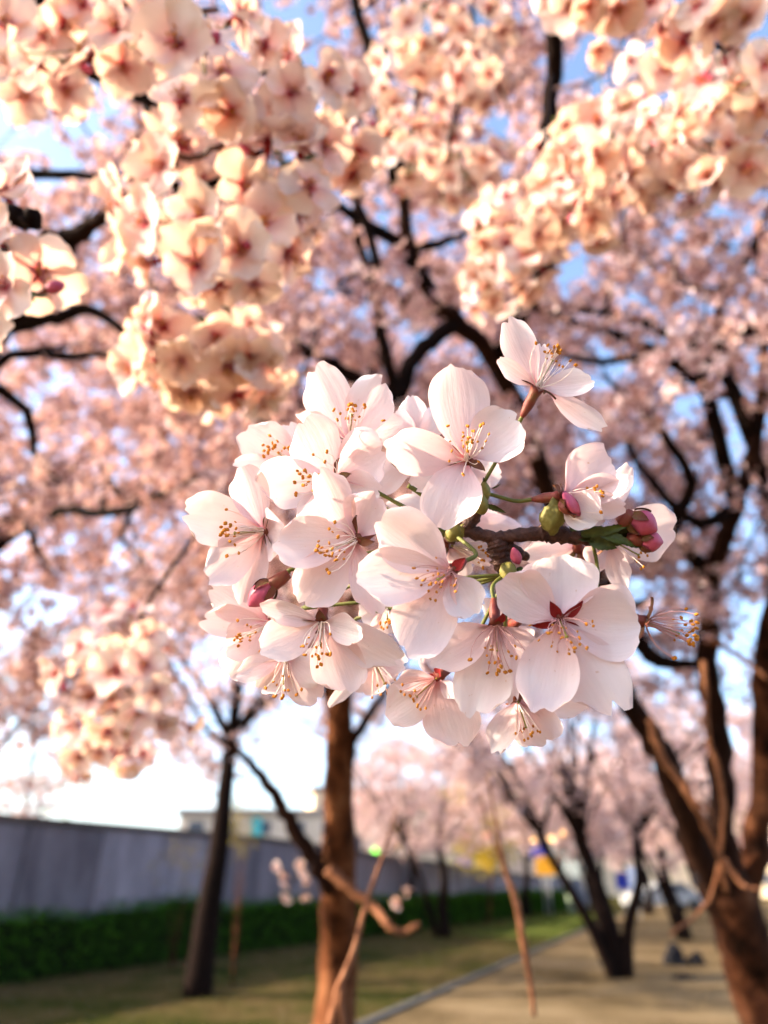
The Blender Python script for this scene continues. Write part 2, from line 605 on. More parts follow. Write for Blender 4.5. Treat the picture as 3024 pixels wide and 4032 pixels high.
sheet('ground', [(-400, -60), (400, -60), (400, 700), (-400, 700)], M['ground'], 0.0)
K0 = ground(1512, 4003)
KD = (ground(2332, 3648) - K0).normalized()
KN = Vector((KD.y, -KD.x, 0))
pa, pb = K0 - KD * 16, K0 + KD * 70
sheet('path', [pa + KN * .12, pa + KN * 16, pb + KN * 16, pb + KN * .12], M['path'], 0.004)
kerb = bpy.data.objects.new('kerb', None)
COL.objects.link(kerb)
kerb.location = K0
kerb['kind'] = 'structure'
kb = MB()
kb.box((-.05, 0, -.05), (.05, .985, .045))
bm = bmesh.new()
kme = mesh_from('kerb_stone', kb.v, kb.f, [M['kerb']], smooth=False)
bm.from_mesh(kme)
bmesh.ops.bevel(bm, geom=bm.edges[:], offset=.012, segments=1, affect='EDGES')
bm.to_mesh(kme)
bm.free()
kang = -math.atan2(KD.x, KD.y)
for i in range(-6, 46):
    k = link('kerb_stone', kme, kerb, KD * i)
    k.rotation_euler = (0, 0, kang + random.Random(i).uniform(-.008, .008))


def scatter_blades(name, m, area, n, h, wdt, seed):
    rs = np.random.RandomState(seed)
    pts = area(rs, n)
    n = len(pts)
    a = rs.uniform(0, 6.283, n)
    hh = h * rs.uniform(.5, 1.3, n)
    lean = rs.uniform(0, .7, n) * hh
    dx, dy = np.cos(a), np.sin(a)
    ww = wdt * rs.uniform(.6, 1.4, n)
    v = np.zeros((n, 3, 3))
    v[:, 0, :2] = pts[:, :2] + np.c_[-dy, dx] * ww[:, None]
    v[:, 1, :2] = pts[:, :2] - np.c_[-dy, dx] * ww[:, None]
    v[:, 2, :2] = pts[:, :2] + np.c_[dx, dy] * lean[:, None]
    v[:, 2, 2] = hh
    o = np_mesh(name, v.reshape(-1, 3), 3, m)
    o['kind'] = 'stuff'
    return o


def np_mesh(name, verts, nper, mats, fmat=None, parent=None, smooth=False):
    me = bpy.data.meshes.new(name)
    nv = len(verts)
    nf = nv // nper
    me.vertices.add(nv)
    me.vertices.foreach_set('co', np.asarray(verts, dtype=np.float32).ravel())
    me.loops.add(nv)
    me.loops.foreach_set('vertex_index', np.arange(nv, dtype=np.int32))
    me.polygons.add(nf)
    me.polygons.foreach_set('loop_start', np.arange(0, nv, nper, dtype=np.int32))
    me.polygons.foreach_set('loop_total', np.full(nf, nper, dtype=np.int32))
    for m in (mats if isinstance(mats, list) else [mats]):
        me.materials.append(m)
    if fmat is not None:
        me.polygons.foreach_set('material_index', np.asarray(fmat, dtype=np.int32))
    me.update(calc_edges=True)
    return link(name, me, parent)


def lawn_area(rs, n):
    s = rs.uniform(-8, 30, n)
    t = rs.uniform(.2, 9, n)
    p = np.array(K0)[None, :2] + np.outer(s, np.array(KD)[:2]) - np.outer(t, np.array(KN)[:2])
    d = (p - np.array(HB)[:2]) @ np.array(WN)[:2]
    return p[d > 0.2]


tag(scatter_blades('dry_grass', M['grass_dry'], lawn_area, 26000, .07, .006, 3), 'short dry straw-coloured grass over the lawn left of the kerb', 'grass')


def green_area(rs, n):
    s = rs.uniform(14, 34, n)
    t = np.abs(rs.normal(0, 1.6, n)) + .2
    p = np.array(K0)[None, :2] + np.outer(s, np.array(KD)[:2]) - np.outer(t, np.array(KN)[:2])
    return p


tag(scatter_blades('green_grass', M['grass_green'], green_area, 22000, .10, .008, 4), 'fresh green grass strip along the far kerb by the hedge end', 'grass')

# ---- concrete wall behind the hedge: panels and coping
W0 = HB - WN * 1.3


def wall_top(s):
    return float(np.interp(s, [-30, 6, 16, 34, 60], [2.53, 2.53, 2.2, 1.62, 1.5]))


wall = thing('concrete_wall', 'long grey concrete panel wall with dark coping behind the clipped hedge', 'wall', W0)
PW = 1.9
for i in range(-7, 24):
    s0, s1 = i * PW, (i + 1) * PW - .035
    h0, h1 = wall_top(s0), wall_top(s1)
    off = random.Random(i + 50).uniform(-.012, .012)
    a, b = WD * s0, WD * s1
    f, k = WN * (.09 + off), WN * (-.09)
    vv = [a + f, b + f, b + k, a + k]
    vv = [Vector((p.x, p.y, 0)) for p in vv] + [Vector((p.x, p.y, h)) for p, h in zip(vv, (h0, h1, h1, h0))]
    fs = [(0, 1, 5, 4), (1, 2, 6, 5), (2, 3, 7, 6), (3, 0, 4, 7), (4, 5, 6, 7)]
    link('wall_panel', mesh_from('wall_panel', vv, fs, [M['concrete']], smooth=False), wall)
    f, k = WN * .16, WN * (-.14)
    b = WD * (s1 + .03)
    vv = [a + f, b + f, b + k, a + k]
    vv = [Vector((p.x, p.y, h + .003)) for p, h in zip(vv, (h0, h1, h1, h0))] + [Vector((p.x, p.y, h + .11)) for p, h in zip(vv, (h0, h1, h1, h0))]
    link('coping_stone', mesh_from('coping_stone', vv, fs + [(3, 2, 1, 0)], [M['coping']], smooth=False), wall)


# ---- clipped hedge
def hedge_h(s):
    return 0.98 + .07 * math.sin(s * 1.3) + .06 * math.sin(s * 3.1 + 1) + .05 * math.sin(s * 7.3) + (.10 if 1.0 < s < 3.2 else 0)


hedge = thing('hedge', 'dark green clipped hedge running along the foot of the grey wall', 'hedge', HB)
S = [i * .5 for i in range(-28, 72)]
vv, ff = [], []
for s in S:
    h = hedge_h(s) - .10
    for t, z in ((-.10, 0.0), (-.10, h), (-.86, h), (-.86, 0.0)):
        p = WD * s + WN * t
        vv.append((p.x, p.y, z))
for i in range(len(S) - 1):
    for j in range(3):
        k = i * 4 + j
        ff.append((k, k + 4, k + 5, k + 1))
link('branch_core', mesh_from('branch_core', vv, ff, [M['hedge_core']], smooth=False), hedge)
rs = np.random.RandomState(11)
n = 60000
s = rs.uniform(-14, 35, n)
hh = np.array([hedge_h(x) for x in s])
side = rs.rand(n) < .62
t = np.where(side, rs.normal(-.05, .06, n), rs.uniform(-.95, 0.02, n))
z = np.where(side, rs.uniform(.02, 1, n) * hh, hh + rs.normal(-.03, .075, n))
c = np.outer(s, WD) + np.outer(t, WN)
c[:, 2] = z
u = rs.normal(size=(n, 3))
u /= np.linalg.norm(u, axis=1)[:, None]
v = np.cross(u, rs.normal(size=(n, 3)))
v /= np.linalg.norm(v, axis=1)[:, None]
sz = rs.uniform(.018, .040, n)[:, None]
q = np.stack([c - u * sz, c - v * sz * .55, c + u * sz, c + v * sz * .55], 1).reshape(-1, 3)
fo = np_mesh('foliage', q, 4, M['hedge'], parent=hedge)
fo['kind'] = 'stuff'


# ================================================================== TREES
def unit_flower(npet, full):
    """petals, eye and calyx of one small flower, each a four-cornered face"""
    polys = []
    for i in range(npet):
        a = 2 * math.pi * i / npet
        ca, sa = math.cos(a), math.sin(a)
        k = 1 if npet == 5 else 1.5
        pts = [(0.05, -.12 * k, 0.0), (.93, -.38 * k, .18), (1.0, .30 * k, .20), (.10, .14 * k, .0)]
        polys.append([(x * ca - y * sa, x * sa + y * ca, z) for x, y, z in pts])
    polys.append([(.27 * math.cos(math.pi * i / 2 + .6), .27 * math.sin(math.pi * i / 2 + .6), .10) for i in range(4)])
    if full:
        polys.append([(.12, 0, -.02), (.06, .10, -.35), (-.08, 0, -.60), (.06, -.10, -.35)])
    return np.array(polys)


UF = unit_flower(5, True)
UF3 = unit_flower(3, False)


def blossom_mass(centres, radii, counts, mats, parent, seed, fr=.017, name='blossom', down=0.25, eye=1.0, U=None):
    U = UF if U is None else U
    npet = 5 if len(U) == 7 else 3
    rs = np.random.RandomState(seed)
    centres = np.asarray(centres)
    idx = np.repeat(np.arange(len(centres)), counts)
    n = len(idx)
    d = rs.normal(size=(n, 3))
    d /= np.linalg.norm(d, axis=1)[:, None]
    pos = centres[idx] + d * (np.asarray(radii)[idx] * rs.uniform(.45, 1.0, n) ** .6)[:, None]
    nz = d + rs.normal(size=(n, 3)) * .45 + np.array([0, 0, -down])
    nz /= np.linalg.norm(nz, axis=1)[:, None]
    nx = np.cross(nz, rs.normal(size=(n, 3)))
    nx /= np.linalg.norm(nx, axis=1)[:, None]
    ny = np.cross(nz, nx)
    size = fr * rs.uniform(.75, 1.15, n)
    cup = rs.uniform(.3, 2.6, n)
    loc = np.broadcast_to(U[None], (n,) + U.shape).copy()
    loc[:, :npet, :, 2] *= cup[:, None, None]
    loc *= size[:, None, None, None]
    loc[:, npet] *= eye
    out = (loc[..., 0:1] * nx[:, None, None, :] + loc[..., 1:2] * ny[:, None, None, :] + loc[..., 2:3] * nz[:, None, None, :]) + pos[:, None, None, :]
    fm = np.tile(np.array([0] * npet + [1] * (len(U) - npet)), n)
    o = np_mesh(name, out.reshape(-1, 3), 4, mats, fm, parent)
    o['kind'] = 'stuff'
    return o


def grow(skel, pts, jit, seed, r_tip=.003, rmax=.02):
    """connect every blossom point to the nearest wood already grown; returns list of (path, r0, r1)"""
    rs = np.random.RandomState(seed)
    nodes = np.array([np.array(p) for p, r in skel])
    nr = np.array([r for p, r in skel])
    pts = np.asarray(pts)
    dmin = np.array([np.min(np.linalg.norm(nodes - p, axis=1)) for p in pts])
    order = np.argsort(dmin)
    cap = len(nodes) + len(pts) * 3
    NB = np.zeros((cap, 3))
    RB = np.zeros(cap)
    NB[:len(nodes)] = nodes
    RB[:len(nr)] = nr
    cnt = len(nodes)
    segs = []
    for i in order:
        p = pts[i]
        dd = np.linalg.norm(NB[:cnt] - p, axis=1)
        k = int(np.argmin(dd + RB[:cnt] * -2))
        q = NB[k].copy()
        L = np.linalg.norm(p - q)
        r0 = min(RB[k] * .75, rmax, .007 + L * .034)
        m1 = q + (p - q) * .36 + rs.normal(size=3) * jit * L
        m2 = q + (p - q) * .70 + rs.normal(size=3) * jit * L
        r0 = max(r0, r_tip)
        segs.append(([q, m1, m2, p], r0, r_tip))
        NB[cnt] = m1
        NB[cnt + 1] = m2
        NB[cnt + 2] = p
        RB[cnt] = r0 * .8
        RB[cnt + 1] = r0 * .6
        RB[cnt + 2] = r_tip
        cnt += 3
    return segs


def twig_mesh(segs, m, parent, name='twigs', n=4):
    b = MB()
    for P, r0, r1 in segs:
        pts = smooth_path([Vector(p) for p in P], 2)
        b.tube(pts, list(np.linspace(r0, r1, len(pts))), n, cap=False)
    o = b.build(name, m, parent)
    o['kind'] = 'stuff'
    return o


def limb(parent, pts, rads, m, name='branch', n=10, sub=5, wob=.18, seed=0, crook=None):
    crook = (.12 if name in ('trunk', 'stem', 'side_stem') else .55) if crook is None else crook
    base = parent.location
    P = smooth_path([Vector(p) - base for p in pts], sub)
    rr = lerp_list(rads, len(P))
    rn = random.Random(seed * 7 + 1)
    for i in range(1, len(P) - 1):
        P[i] = P[i] + Vector((rn.uniform(-1, 1), rn.uniform(-1, 1), rn.uniform(-1, 1))) * min(rr[i], .004 + rr[i] * .35) * crook
    b = MB()
    b.tube(P, rr, n, wob=wob, seed=seed)
    b.build(name, m, parent)
    return [(p + base, r) for p, r in zip(P, rr)]


def crown(parent, skel, pts, seed, mats, twig_m, fr=.0215, rad=(.05, .10), cnt=(10, 18), jit=.15, r_tip=.0034, extra=True, eye=1.0, U=None):
    rs = np.random.RandomState(seed)
    base = np.array(parent.location)
    segs = grow(skel, pts, jit, seed, r_tip)
    C = [np.array(p) for p in pts]
    if extra:
        for P, r0, r1 in segs:
            L = np.linalg.norm(P[-1] - P[0])
            for q in (P[1], P[2]):
                if L > .12 and r0 < .012 and rs.rand() < .5:
                    C.append(q)
    C = np.array(C)
    n = len(C)
    radii = rs.uniform(*rad, n)
    counts = rs.randint(cnt[0], cnt[1], n)
    twig_mesh([([p - base for p in P], a, b) for P, a, b in segs], twig_m, parent)
    blossom_mass(C - base, radii, counts, mats, parent, seed + 1, fr, eye=eye, U=U)


def project(P):
    P = np.asarray(P) - np.array(EYE)
    d = P @ np.array(CW)
    return 1512 + FPX * (P @ np.array(CR)) / d, 2016 - FPX * (P @ np.array(CU)) / d, d


def vol(rs, n, lo, hi, keep=None):
    p = rs.uniform(lo, hi, (n, 3))
    if keep is not None:
        p = p[keep(p, rs)]
    return p


# openings in the canopy where the photograph shows clear sky: no blossom ball grows there
GAPS = [(1560, 1120, 130), (1640, 1330, 120), (1740, 900, 60), (2320, 1050, 150), (2500, 1180, 120), (2420, 1420, 170), (2250, 1500, 110), (2650, 1330, 120),
        (2750, 1550, 150), (2850, 1750, 130), (2500, 1850, 130), (420, 620, 90), (360, 780, 80), (2900, 1050, 110), (120, 1380, 60),
        (1150, 90, 70), (500, 2150, 110), (60, 2350, 130), (2300, 1700, 120), (2420, 1080, 80), (2250, 1150, 90), (2560, 1190, 70), (2600, 1500, 90), (2700, 1620, 80), (2550, 1700, 90), (2400, 1650, 70), (2700, 1850, 80), (2880, 1850, 90), (2450, 1930, 80), (2620, 2020, 80), (1750, 1320, 90), (1480, 1250, 60), (2950, 1400, 90), (2800, 1200, 70), (2960, 1600, 70), (2750, 2150, 80), (2950, 2200, 80), (2550, 2300, 70), (700, 1750, 60), (950, 1680, 50), (330, 1560, 60), (220, 1960, 70), (650, 2250, 70), (1050, 1500, 60)]


def clear(p, rs):
    x, y, d = project(p)
    ok = d > .55
    for gx, gy, gr in GAPS:
        ok &= ~(((x - gx) ** 2 + (y - gy) ** 2 < (gr * .55) ** 2) & (d > 0))
    return ok


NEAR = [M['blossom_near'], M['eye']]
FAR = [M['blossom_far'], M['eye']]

# ---- right cherry tree: forked warm-brown trunk at the right edge
base1 = Vector((1.66, 3.2, 0))
t1 = thing('cherry_tree', 'forked brown cherry tree at right edge with limbs reaching over the path', 'tree', base1, 'cherry trees')
f1 = at(2860, 3480, 2.86)
sk = []
sk += limb(t1, [base1 - Vector((0, 0, .1)), base1 + Vector((-.02, 0, .35)), at(2995, 3950, 2.87), at(2930, 3700, 2.87), f1], [.125, .112, .104, .098, .090], M['bark_warm'], 'trunk', 14, seed=1)
sk += limb(t1, [at(2890, 3640, 2.87), at(2760, 3380, 2.82), at(2640, 3060, 2.72), at(2540, 2860, 2.65), at(2440, 2700, 2.6), at(2350, 2450, 2.5), at(2230, 2150, 2.4), at(2120, 1830, 2.25), at(1960, 1450, 2.1), at(1790, 1260, 1.98), at(1690, 1140, 1.9), at(1610, 980, 1.85), at(1585, 790, 1.8), at(1530, 400, 1.75), at(1400, 60, 1.7)],
           [.066, .058, .050, .044, .040, .036, .033, .030, .027, .024, .021, .018, .015, .010, .006], M['bark'], seed=2)
sk += limb(t1, [at(2860, 3540, 2.87), at(2840, 3200, 2.85), at(2830, 2900, 2.8), at(2790, 2600, 2.75), at(2790, 2300, 2.7), at(2900, 2000, 2.6), at(2980, 1700, 2.5), at(3010, 1300, 2.4)],
           [.062, .052, .046, .041, .036, .030, .022, .013], M['bark'], seed=3)
sk += limb(t1, [at(2910, 3640, 2.88), at(2970, 3350, 2.95), at(3010, 3050, 3.0), at(3000, 2700, 3.0), at(3060, 2300, 2.9), at(3200, 1900, 2.8)],
           [.064, .055, .048, .042, .033, .018], M['bark_warm'], seed=4)
sk += limb(t1, [at(1950, 1430, 2.1), at(2060, 1220, 1.95), at(2150, 1050, 1.85), at(2240, 900, 1.78), at(2190, 700, 1.6), at(2155, 560, 1.5), at(2175, 350, 1.4), at(2185, 0, 1.3), at(2200, -300, 1.25)],
           [.024, .022, .021, .020, .018, .017, .017, .016, .011], M['bark_dark'], seed=5)
sk += limb(t1, [at(1790, 1270, 1.98), at(1640, 1400, 1.9), at(1560, 1560, 1.85), at(1440, 1520, 1.8), at(1330, 1450, 1.75), at(1240, 1400, 1.7), at(1100, 1380, 1.65)],
           [.022, .022, .023, .019, .015, .011, .006], M['bark_dark'], seed=6)
sk += limb(t1, [at(2900, 2000, 2.6), at(2780, 1560, 2.4), at(2600, 1400, 2.3), at(2420, 1320, 2.2), at(2200, 1250, 2.1)], [.030, .024, .018, .012, .007], M['bark_dark'], seed=7)
sk += limb(t1, [at(2790, 2250, 2.7), at(2650, 2080, 2.6), at(2720, 1900, 2.5), at(2560, 1650, 2.4), at(2380, 1480, 2.3)], [.032, .026, .02, .014, .007], M['bark_dark'], seed=8)
sk += limb(t1, [at(3060, 2300, 2.9), at(3020, 1950, 2.7), at(2830, 1300, 2.4), at(2960, 1000, 2.2), at(3030, 800, 2.1)], [.03, .024, .018, .014, .008], M['bark_dark'], seed=9)
sk += limb(t1, [at(2230, 2150, 2.4), at(2420, 2350, 2.5), at(2560, 2580, 2.5), at(2760, 2620, 2.45)], [.03, .028, .03, .012], M['bark_dark'], seed=10)
sk += limb(t1, [at(3010, 1300, 2.4), at(2760, 1330, 2.3), at(2560, 1400, 2.2), at(2330, 1420, 2.15), at(2180, 1390, 2.1)], [.022, .018, .015, .011, .006], M['bark_dark'], seed=11)
sk += limb(t1, [at(2980, 1700, 2.5), at(2850, 1480, 2.4), at(2640, 1330, 2.3), at(2430, 1240, 2.2), at(2200, 1220, 2.1)], [.024, .02, .016, .012, .006], M['bark_dark'], seed=12)
sk += limb(t1, [at(2900, 2000, 2.6), at(2760, 2060, 2.5), at(2620, 1960, 2.45), at(2480, 1760, 2.4), at(2420, 1560, 2.35)], [.026, .02, .016, .012, .006], M['bark_dark'], seed=13)
sk += limb(t1, [at(1690, 1140, 1.9), at(1560, 960, 1.8), at(1400, 860, 1.75), at(1250, 780, 1.7), at(1100, 820, 1.65)], [.020, .016, .013, .010, .005], M['bark_dark'], seed=14)
sk += limb(t1, [at(1560, 1560, 1.85), at(1500, 1330, 1.8), at(1490, 1100, 1.75), at(1450, 900, 1.7), at(1300, 620, 1.65)], [.016, .014, .013, .010, .006], M['bark_dark'], seed=15)
sk += limb(t1, [at(1620, 980, 1.85), at(1780, 940, 1.8), at(1900, 880, 1.75)], [.014, .010, .005], M['bark_dark'], seed=16)
sk += limb(t1, [at(1560, 760, 1.8), at(1480, 300, 1.7), at(1400, 0, 1.65), at(1350, -200, 1.6)], [.016, .014, .012, .008], M['bark_dark'], seed=17)
sk += limb(t1, [at(1480, 300, 1.7), at(1560, 120, 1.68), at(1680, 20, 1.65), at(1800, -80, 1.6)], [.012, .010, .008, .005], M['bark_dark'], seed=18)
# shoots hanging in front of the fork
for k, (P, r0) in enumerate([([(2560, 2830, 2.3), (2600, 2960, 2.28), (2680, 3080, 2.26), (2740, 3180, 2.25), (2830, 3370, 2.3), (2860, 3520, 2.4)], .014),
                             ([(2690, 3060, 2.26), (2720, 3140, 2.24), (2800, 3200, 2.22)], .010),
                             ([(2770, 2600, 2.4), (2790, 2900, 2.38), (2840, 3080, 2.36), (2845, 3300, 2.36), (2790, 3540, 2.4), (2640, 3680, 2.3)], .010),
                             ([(2790, 2510, 2.4), (2900, 2580, 2.35), (3030, 2680, 2.3)], .012),
                             ([(2850, 3380, 2.45), (2920, 3480, 2.4), (2990, 3500, 2.35)], .010)]):
    limb(t1, [at(*p) for p in P], [r0, r0 * .8, r0 * .55], M['shoot'], 'shoot', 7, seed=20 + k)
rs = np.random.RandomState(5)
p1 = vol(rs, 4200, (-.9, 1.0, 2.25), (3.4, 4.6, 4.9), lambda p, r: clear(p, r) & (p[:, 2] > 1.9 + .12 * p[:, 1] + .25 * np.maximum(0, 1.3 - p[:, 1])))
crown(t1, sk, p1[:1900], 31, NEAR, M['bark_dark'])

# ---- middle cherry tree
base2 = Vector((-.24, 3.72, 0))
t2 = thing('cherry_tree', 'slim orange-brown cherry trunk in the middle with a branch leaning left', 'tree', base2, 'cherry trees')
sk = []
sk += limb(t2, [base2 - Vector((0, 0, .1)), base2 + Vector((0, 0, .25)), at(1325, 3900, 3.55), at(1335, 3500, 3.5), at(1335, 3150, 3.45), at(1340, 2800, 3.4), at(1365, 2450, 3.35), at(1400, 2050, 3.3), at(1380, 1600, 3.3)],
           [.15, .115, .098, .088, .072, .062, .056, .050, .03], M['bark_orange'], 'trunk', 14, seed=31)
sk += limb(t2, [at(1300, 3490, 3.46), at(1240, 3390, 3.4), at(1150, 3250, 3.4), at(1080, 3130, 3.4), at(1010, 3030, 3.4), at(930, 2950, 3.4), at(800, 2850, 3.5), at(620, 2500, 3.6)],
           [.050, .042, .034, .028, .022, .017, .012, .006], M['bark'], seed=32)
sk += limb(t2, [at(1345, 3080, 3.44), at(1400, 2900, 3.4), at(1500, 2750, 3.4), at(1600, 2600, 3.4), at(1800, 2300, 3.5)], [.034, .026, .018, .012, .006], M['bark'], seed=33)
sk += limb(t2, [at(1400, 2080, 3.3), at(1150, 1750, 3.2), at(900, 1500, 3.1), at(700, 1250, 3.0), at(420, 900, 2.9)], [.045, .036, .028, .02, .01], M['bark'], seed=34)
sk += limb(t2, [at(1345, 2900, 3.42), at(1250, 2600, 3.4), at(1130, 2300, 3.5), at(900, 2050, 3.6), at(620, 1980, 3.6), at(300, 1900, 3.5)], [.030, .026, .022, .018, .012, .006], M['bark'], seed=35)
sk += limb(t2, [at(1385, 1700, 3.3), at(1500, 1300, 3.4), at(1400, 900, 3.3), at(1450, 500, 3.2)], [.04, .032, .022, .01], M['bark'], seed=36)
p2 = vol(rs, 4200, (-2.8, 2.4, 2.45), (1.8, 5.6, 5.6), lambda p, r: clear(p, r) & (p[:, 2] > 1.35 + .42 * p[:, 1]))
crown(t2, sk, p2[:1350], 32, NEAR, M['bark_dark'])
# crooked suckers in front of the trunk
limb(t2, [at(1290, 3420, 3.2), at(1390, 3510, 3.15), at(1480, 3580, 3.1), at(1530, 3650, 3.0), at(1600, 3665, 3.0), at(1650, 3635, 3.0)], [.026, .021, .018, .015, .013, .010], M['shoot'], 'shoot', 8, seed=37)

# ---- left cherry tree, mostly out of frame; its unseen crown is added to shade near blossoms
base0 = Vector((-3.3, 2.2, 0))
t0 = thing('cherry_tree', 'blossoming cherry tree beyond the left edge with branches entering the frame and an unseen crown added for shade', 'tree', base0, 'cherry trees')
sk = []
sk += limb(t0, [base0 - Vector((0, 0, .1)), base0 + Vector((.05, 0, .9)), base0 + Vector((.1, .1, 1.7))], [.2, .15, .13], M['bark'], 'trunk', 12, seed=41)
fk = base0 + Vector((.1, .1, 1.65))
sk += limb(t0, [fk, fk + Vector((.5, .1, .5)), fk + Vector((1.1, .1, .8)), at(60, 1180, 1.5), at(250, 960, 1.4), at(420, 850, 1.35)], [.09, .07, .05, .034, .022, .01], M['bark'], seed=42)
sk += limb(t0, [fk, fk + Vector((.3, -.4, .6)), at(-200, 300, 1.3), at(0, 190, 1.2), at(200, 220, 1.15), at(400, 300, 1.1), at(560, 390, 1.05)], [.08, .06, .04, .014, .012, .010, .006], M['bark_dark'], seed=43)
sk += limb(t0, [fk, fk + Vector((.6, .5, .3)), at(-250, 1800, 1.9), at(0, 1430, 1.7), at(250, 1400, 1.6), at(500, 1385, 1.5)], [.08, .055, .034, .012, .010, .006], M['bark_dark'], seed=44)
sk += limb(t0, [fk, fk + Vector((.7, .9, .4)), at(-200, 2300, 2.4), at(180, 2035, 2.3), at(450, 2020, 2.2), at(620, 1950, 2.15), at(800, 1870, 2.1)], [.08, .055, .034, .016, .014, .011, .006], M['bark_dark'], seed=45)
sk += limb(t0, [fk, fk + Vector((.6, .2, .6)), at(-300, 900, 1.6), at(0, 710, 1.5), at(240, 690, 1.45), at(520, 700, 1.4)], [.07, .05, .03, .012, .010, .006], M['bark_dark'], seed=46)
sk += limb(t0, [at(-200, 1300, 1.6), at(180, 1260, 1.5), at(360, 1220, 1.45), at(490, 1310, 1.4)], [.03, .014, .012, .008], M['bark_dark'], seed=47)
sk += limb(t0, [fk, fk + Vector((-.5, -.2, .9)), fk + Vector((-.8, -.3, 1.7))], [.08, .05, .02], M['bark'], seed=48)


def clumpy(p, lim):
    return np.array([noise.noise(Vector(x) * 1.15 + Vector((3.1, 7.7, 1.3))) > lim for x in p])


def sun_windows(p):
    """openings cut in the unseen crown so the low sun reaches chosen blossoms and trunks"""
    ok = np.ones(len(p), bool)
    for tgt, rad in SUNLIT:
        d = p - np.array(tgt)
        s_ = d @ np.array(to_sun)
        off = np.linalg.norm(d - s_[:, None] * np.array(to_sun), axis=1)
        ok &= ~((s_ > .25) & (off < rad))
    return ok


SUNLIT = [(at(1500, 2250, .2), .11), (at(430, 2720, .75), .26), (at(600, 1350, .52), .16), (at(1190, 600, .5), .14), (at(2350, 680, .78), .26), (at(2000, 1000, .85), .26), (at(2800, 560, .68), .2),
          (at(1330, 3600, 3.5), .5), (at(2800, 3500, 2.8), .5), (at(1700, 500, 1.0), .24), (at(2100, 400, 1.6), .3), (at(900, 2000, 2.4), .4), (at(250, 1700, 1.9), .35)]
p0 = vol(rs, 5200, (-5.2, -2.6, 2.0), (-.7, 4.3, 4.8), lambda p, r: clear(p, r) & (p[:, 2] > 1.75 + .23 * np.maximum(p[:, 1], 0)) & ((p[:, 1] > .3) | (p[:, 0] < -1.1)) & sun_windows(p) & (clumpy(p, -.02) | ((p[:, 0] > -.55 * p[:, 1] - .1) & (p[:, 1] > .3))))
plow = vol(rs, 900, (-3.6, 2.6, 1.95), (-1.0, 5.2, 3.1), lambda p, r: clear(p, r) & clumpy(p, -.05) & (p[:, 2] > 1.2 + .26 * p[:, 1]) & (p[:, 0] < -.30 * p[:, 1]))
p0 = np.concatenate([p0[:900], plow[:190]])
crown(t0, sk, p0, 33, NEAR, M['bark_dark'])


# ---- trees farther off
def far_tree(base, h, spread, label, seed, stems, nball, mats=FAR, zlow=.35, fr=.056, rad=(.16, .34), cnt=(9, 16), lean=(0, 0), bark='bark_dark', r=.16, group='cherry trees', fork=3, bow=.12):
    rr = random.Random(seed)
    t = thing('cherry_tree', label, 'tree', base, group)
    sk = []
    for i in range(stems):
        a = rr.uniform(0, 6.28)
        lx, ly = lean if i == 0 else (lean[0] + math.cos(a) * .5, lean[1] + math.sin(a) * .5)
        pts = [base + Vector((.12 * math.cos(a) * (stems > 1), .12 * math.sin(a) * (stems > 1), -.1))]
        for k in range(1, 6):
            f = k / 5
            pts.append(base + Vector((lx * f * h * .6 + rr.uniform(-bow, bow), ly * f * h * .6 + rr.uniform(-bow, bow), h * .62 * f)))
        ri = r * (1 if i == 0 else .62)
        sk += limb(t, pts, [ri * 1.25, ri, ri * .85, ri * .72, ri * .6, ri * .4], M[bark], 'trunk', 9, 3, seed=seed + i)
        fp = pts[fork]
        for j in range(4):
            b = rr.uniform(0, 6.28)
            e = pts[5] + Vector((math.cos(b) * spread * .6, math.sin(b) * spread * .6, rr.uniform(.05, .3) * h))
            m_ = fp.lerp(e, .5) + Vector((0, 0, .2))
            sk += limb(t, [fp, m_, e], [ri * .5, ri * .3, ri * .12], M[bark], 'branch', 7, 4, seed=seed + 7 * j)
    q = np.random.RandomState(seed)
    d = q.normal(size=(nball * 2, 3))
    d /= np.linalg.norm(d, axis=1)[:, None]
    d *= q.uniform(.35, 1, (nball * 2, 1)) ** .5
    c = np.array(base) + np.array([lean[0] * h * .5, lean[1] * h * .5, h * (zlow + 1) / 2]) + d * np.array([spread, spread, h * (1 - zlow) / 2])
    x, y, dep = project(c)
    keep = np.ones(len(c), bool)
    for gx, gy, g in FARGAPS:
        keep &= (x - gx) ** 2 + (y - gy) ** 2 > g * g
    c = c[keep][:nball]
    crown(t, sk, c, seed, mats, M['bark_dark'], fr, rad, cnt, r_tip=.006, U=UF3)
    return t


FARGAPS = [(1180, 2960, 130), (700, 3130, 110), (360, 3140, 130), (560, 3000, 70), (1170, 2780, 70), (980, 3080, 70), (100, 3000, 80), (40, 2400, 90), (1050, 3220, 90), (1250, 3160, 70), (450, 2300, 80)]
far_tree(ground(775, 3925), 7.4, 2.9, 'dark-trunked cherry tree standing on the lawn in front of the grey wall', 101, 1, 330, r=.19, zlow=.36, lean=(.045, 0), fork=4, bow=.03)
far_tree(ground(2440, 3850), 6.0, 2.9, 'leaning multi-stemmed cherry tree with black trunks beside the path', 102, 4, 345, r=.17, zlow=.33, lean=(-.16, .05))
far_tree(ground(1745, 3690), 6.4, 3.4, 'cherry tree growing against the hedge behind the hanging twig', 103, 2, 330, r=.15, zlow=.34, lean=(.04, 0))
far_tree(ground(2690, 3700), 6.2, 3.2, 'thin-stemmed cherry tree behind the dark stones on the path', 104, 3, 330, r=.13, zlow=.27, lean=(-.10, 0))
far_tree(ground(2080, 3610), 7.2, 3.8, 'distant cherry tree near the far end of the hedge', 105, 1, 360, r=.18, zlow=.48, fr=.06, rad=(.2, .4))
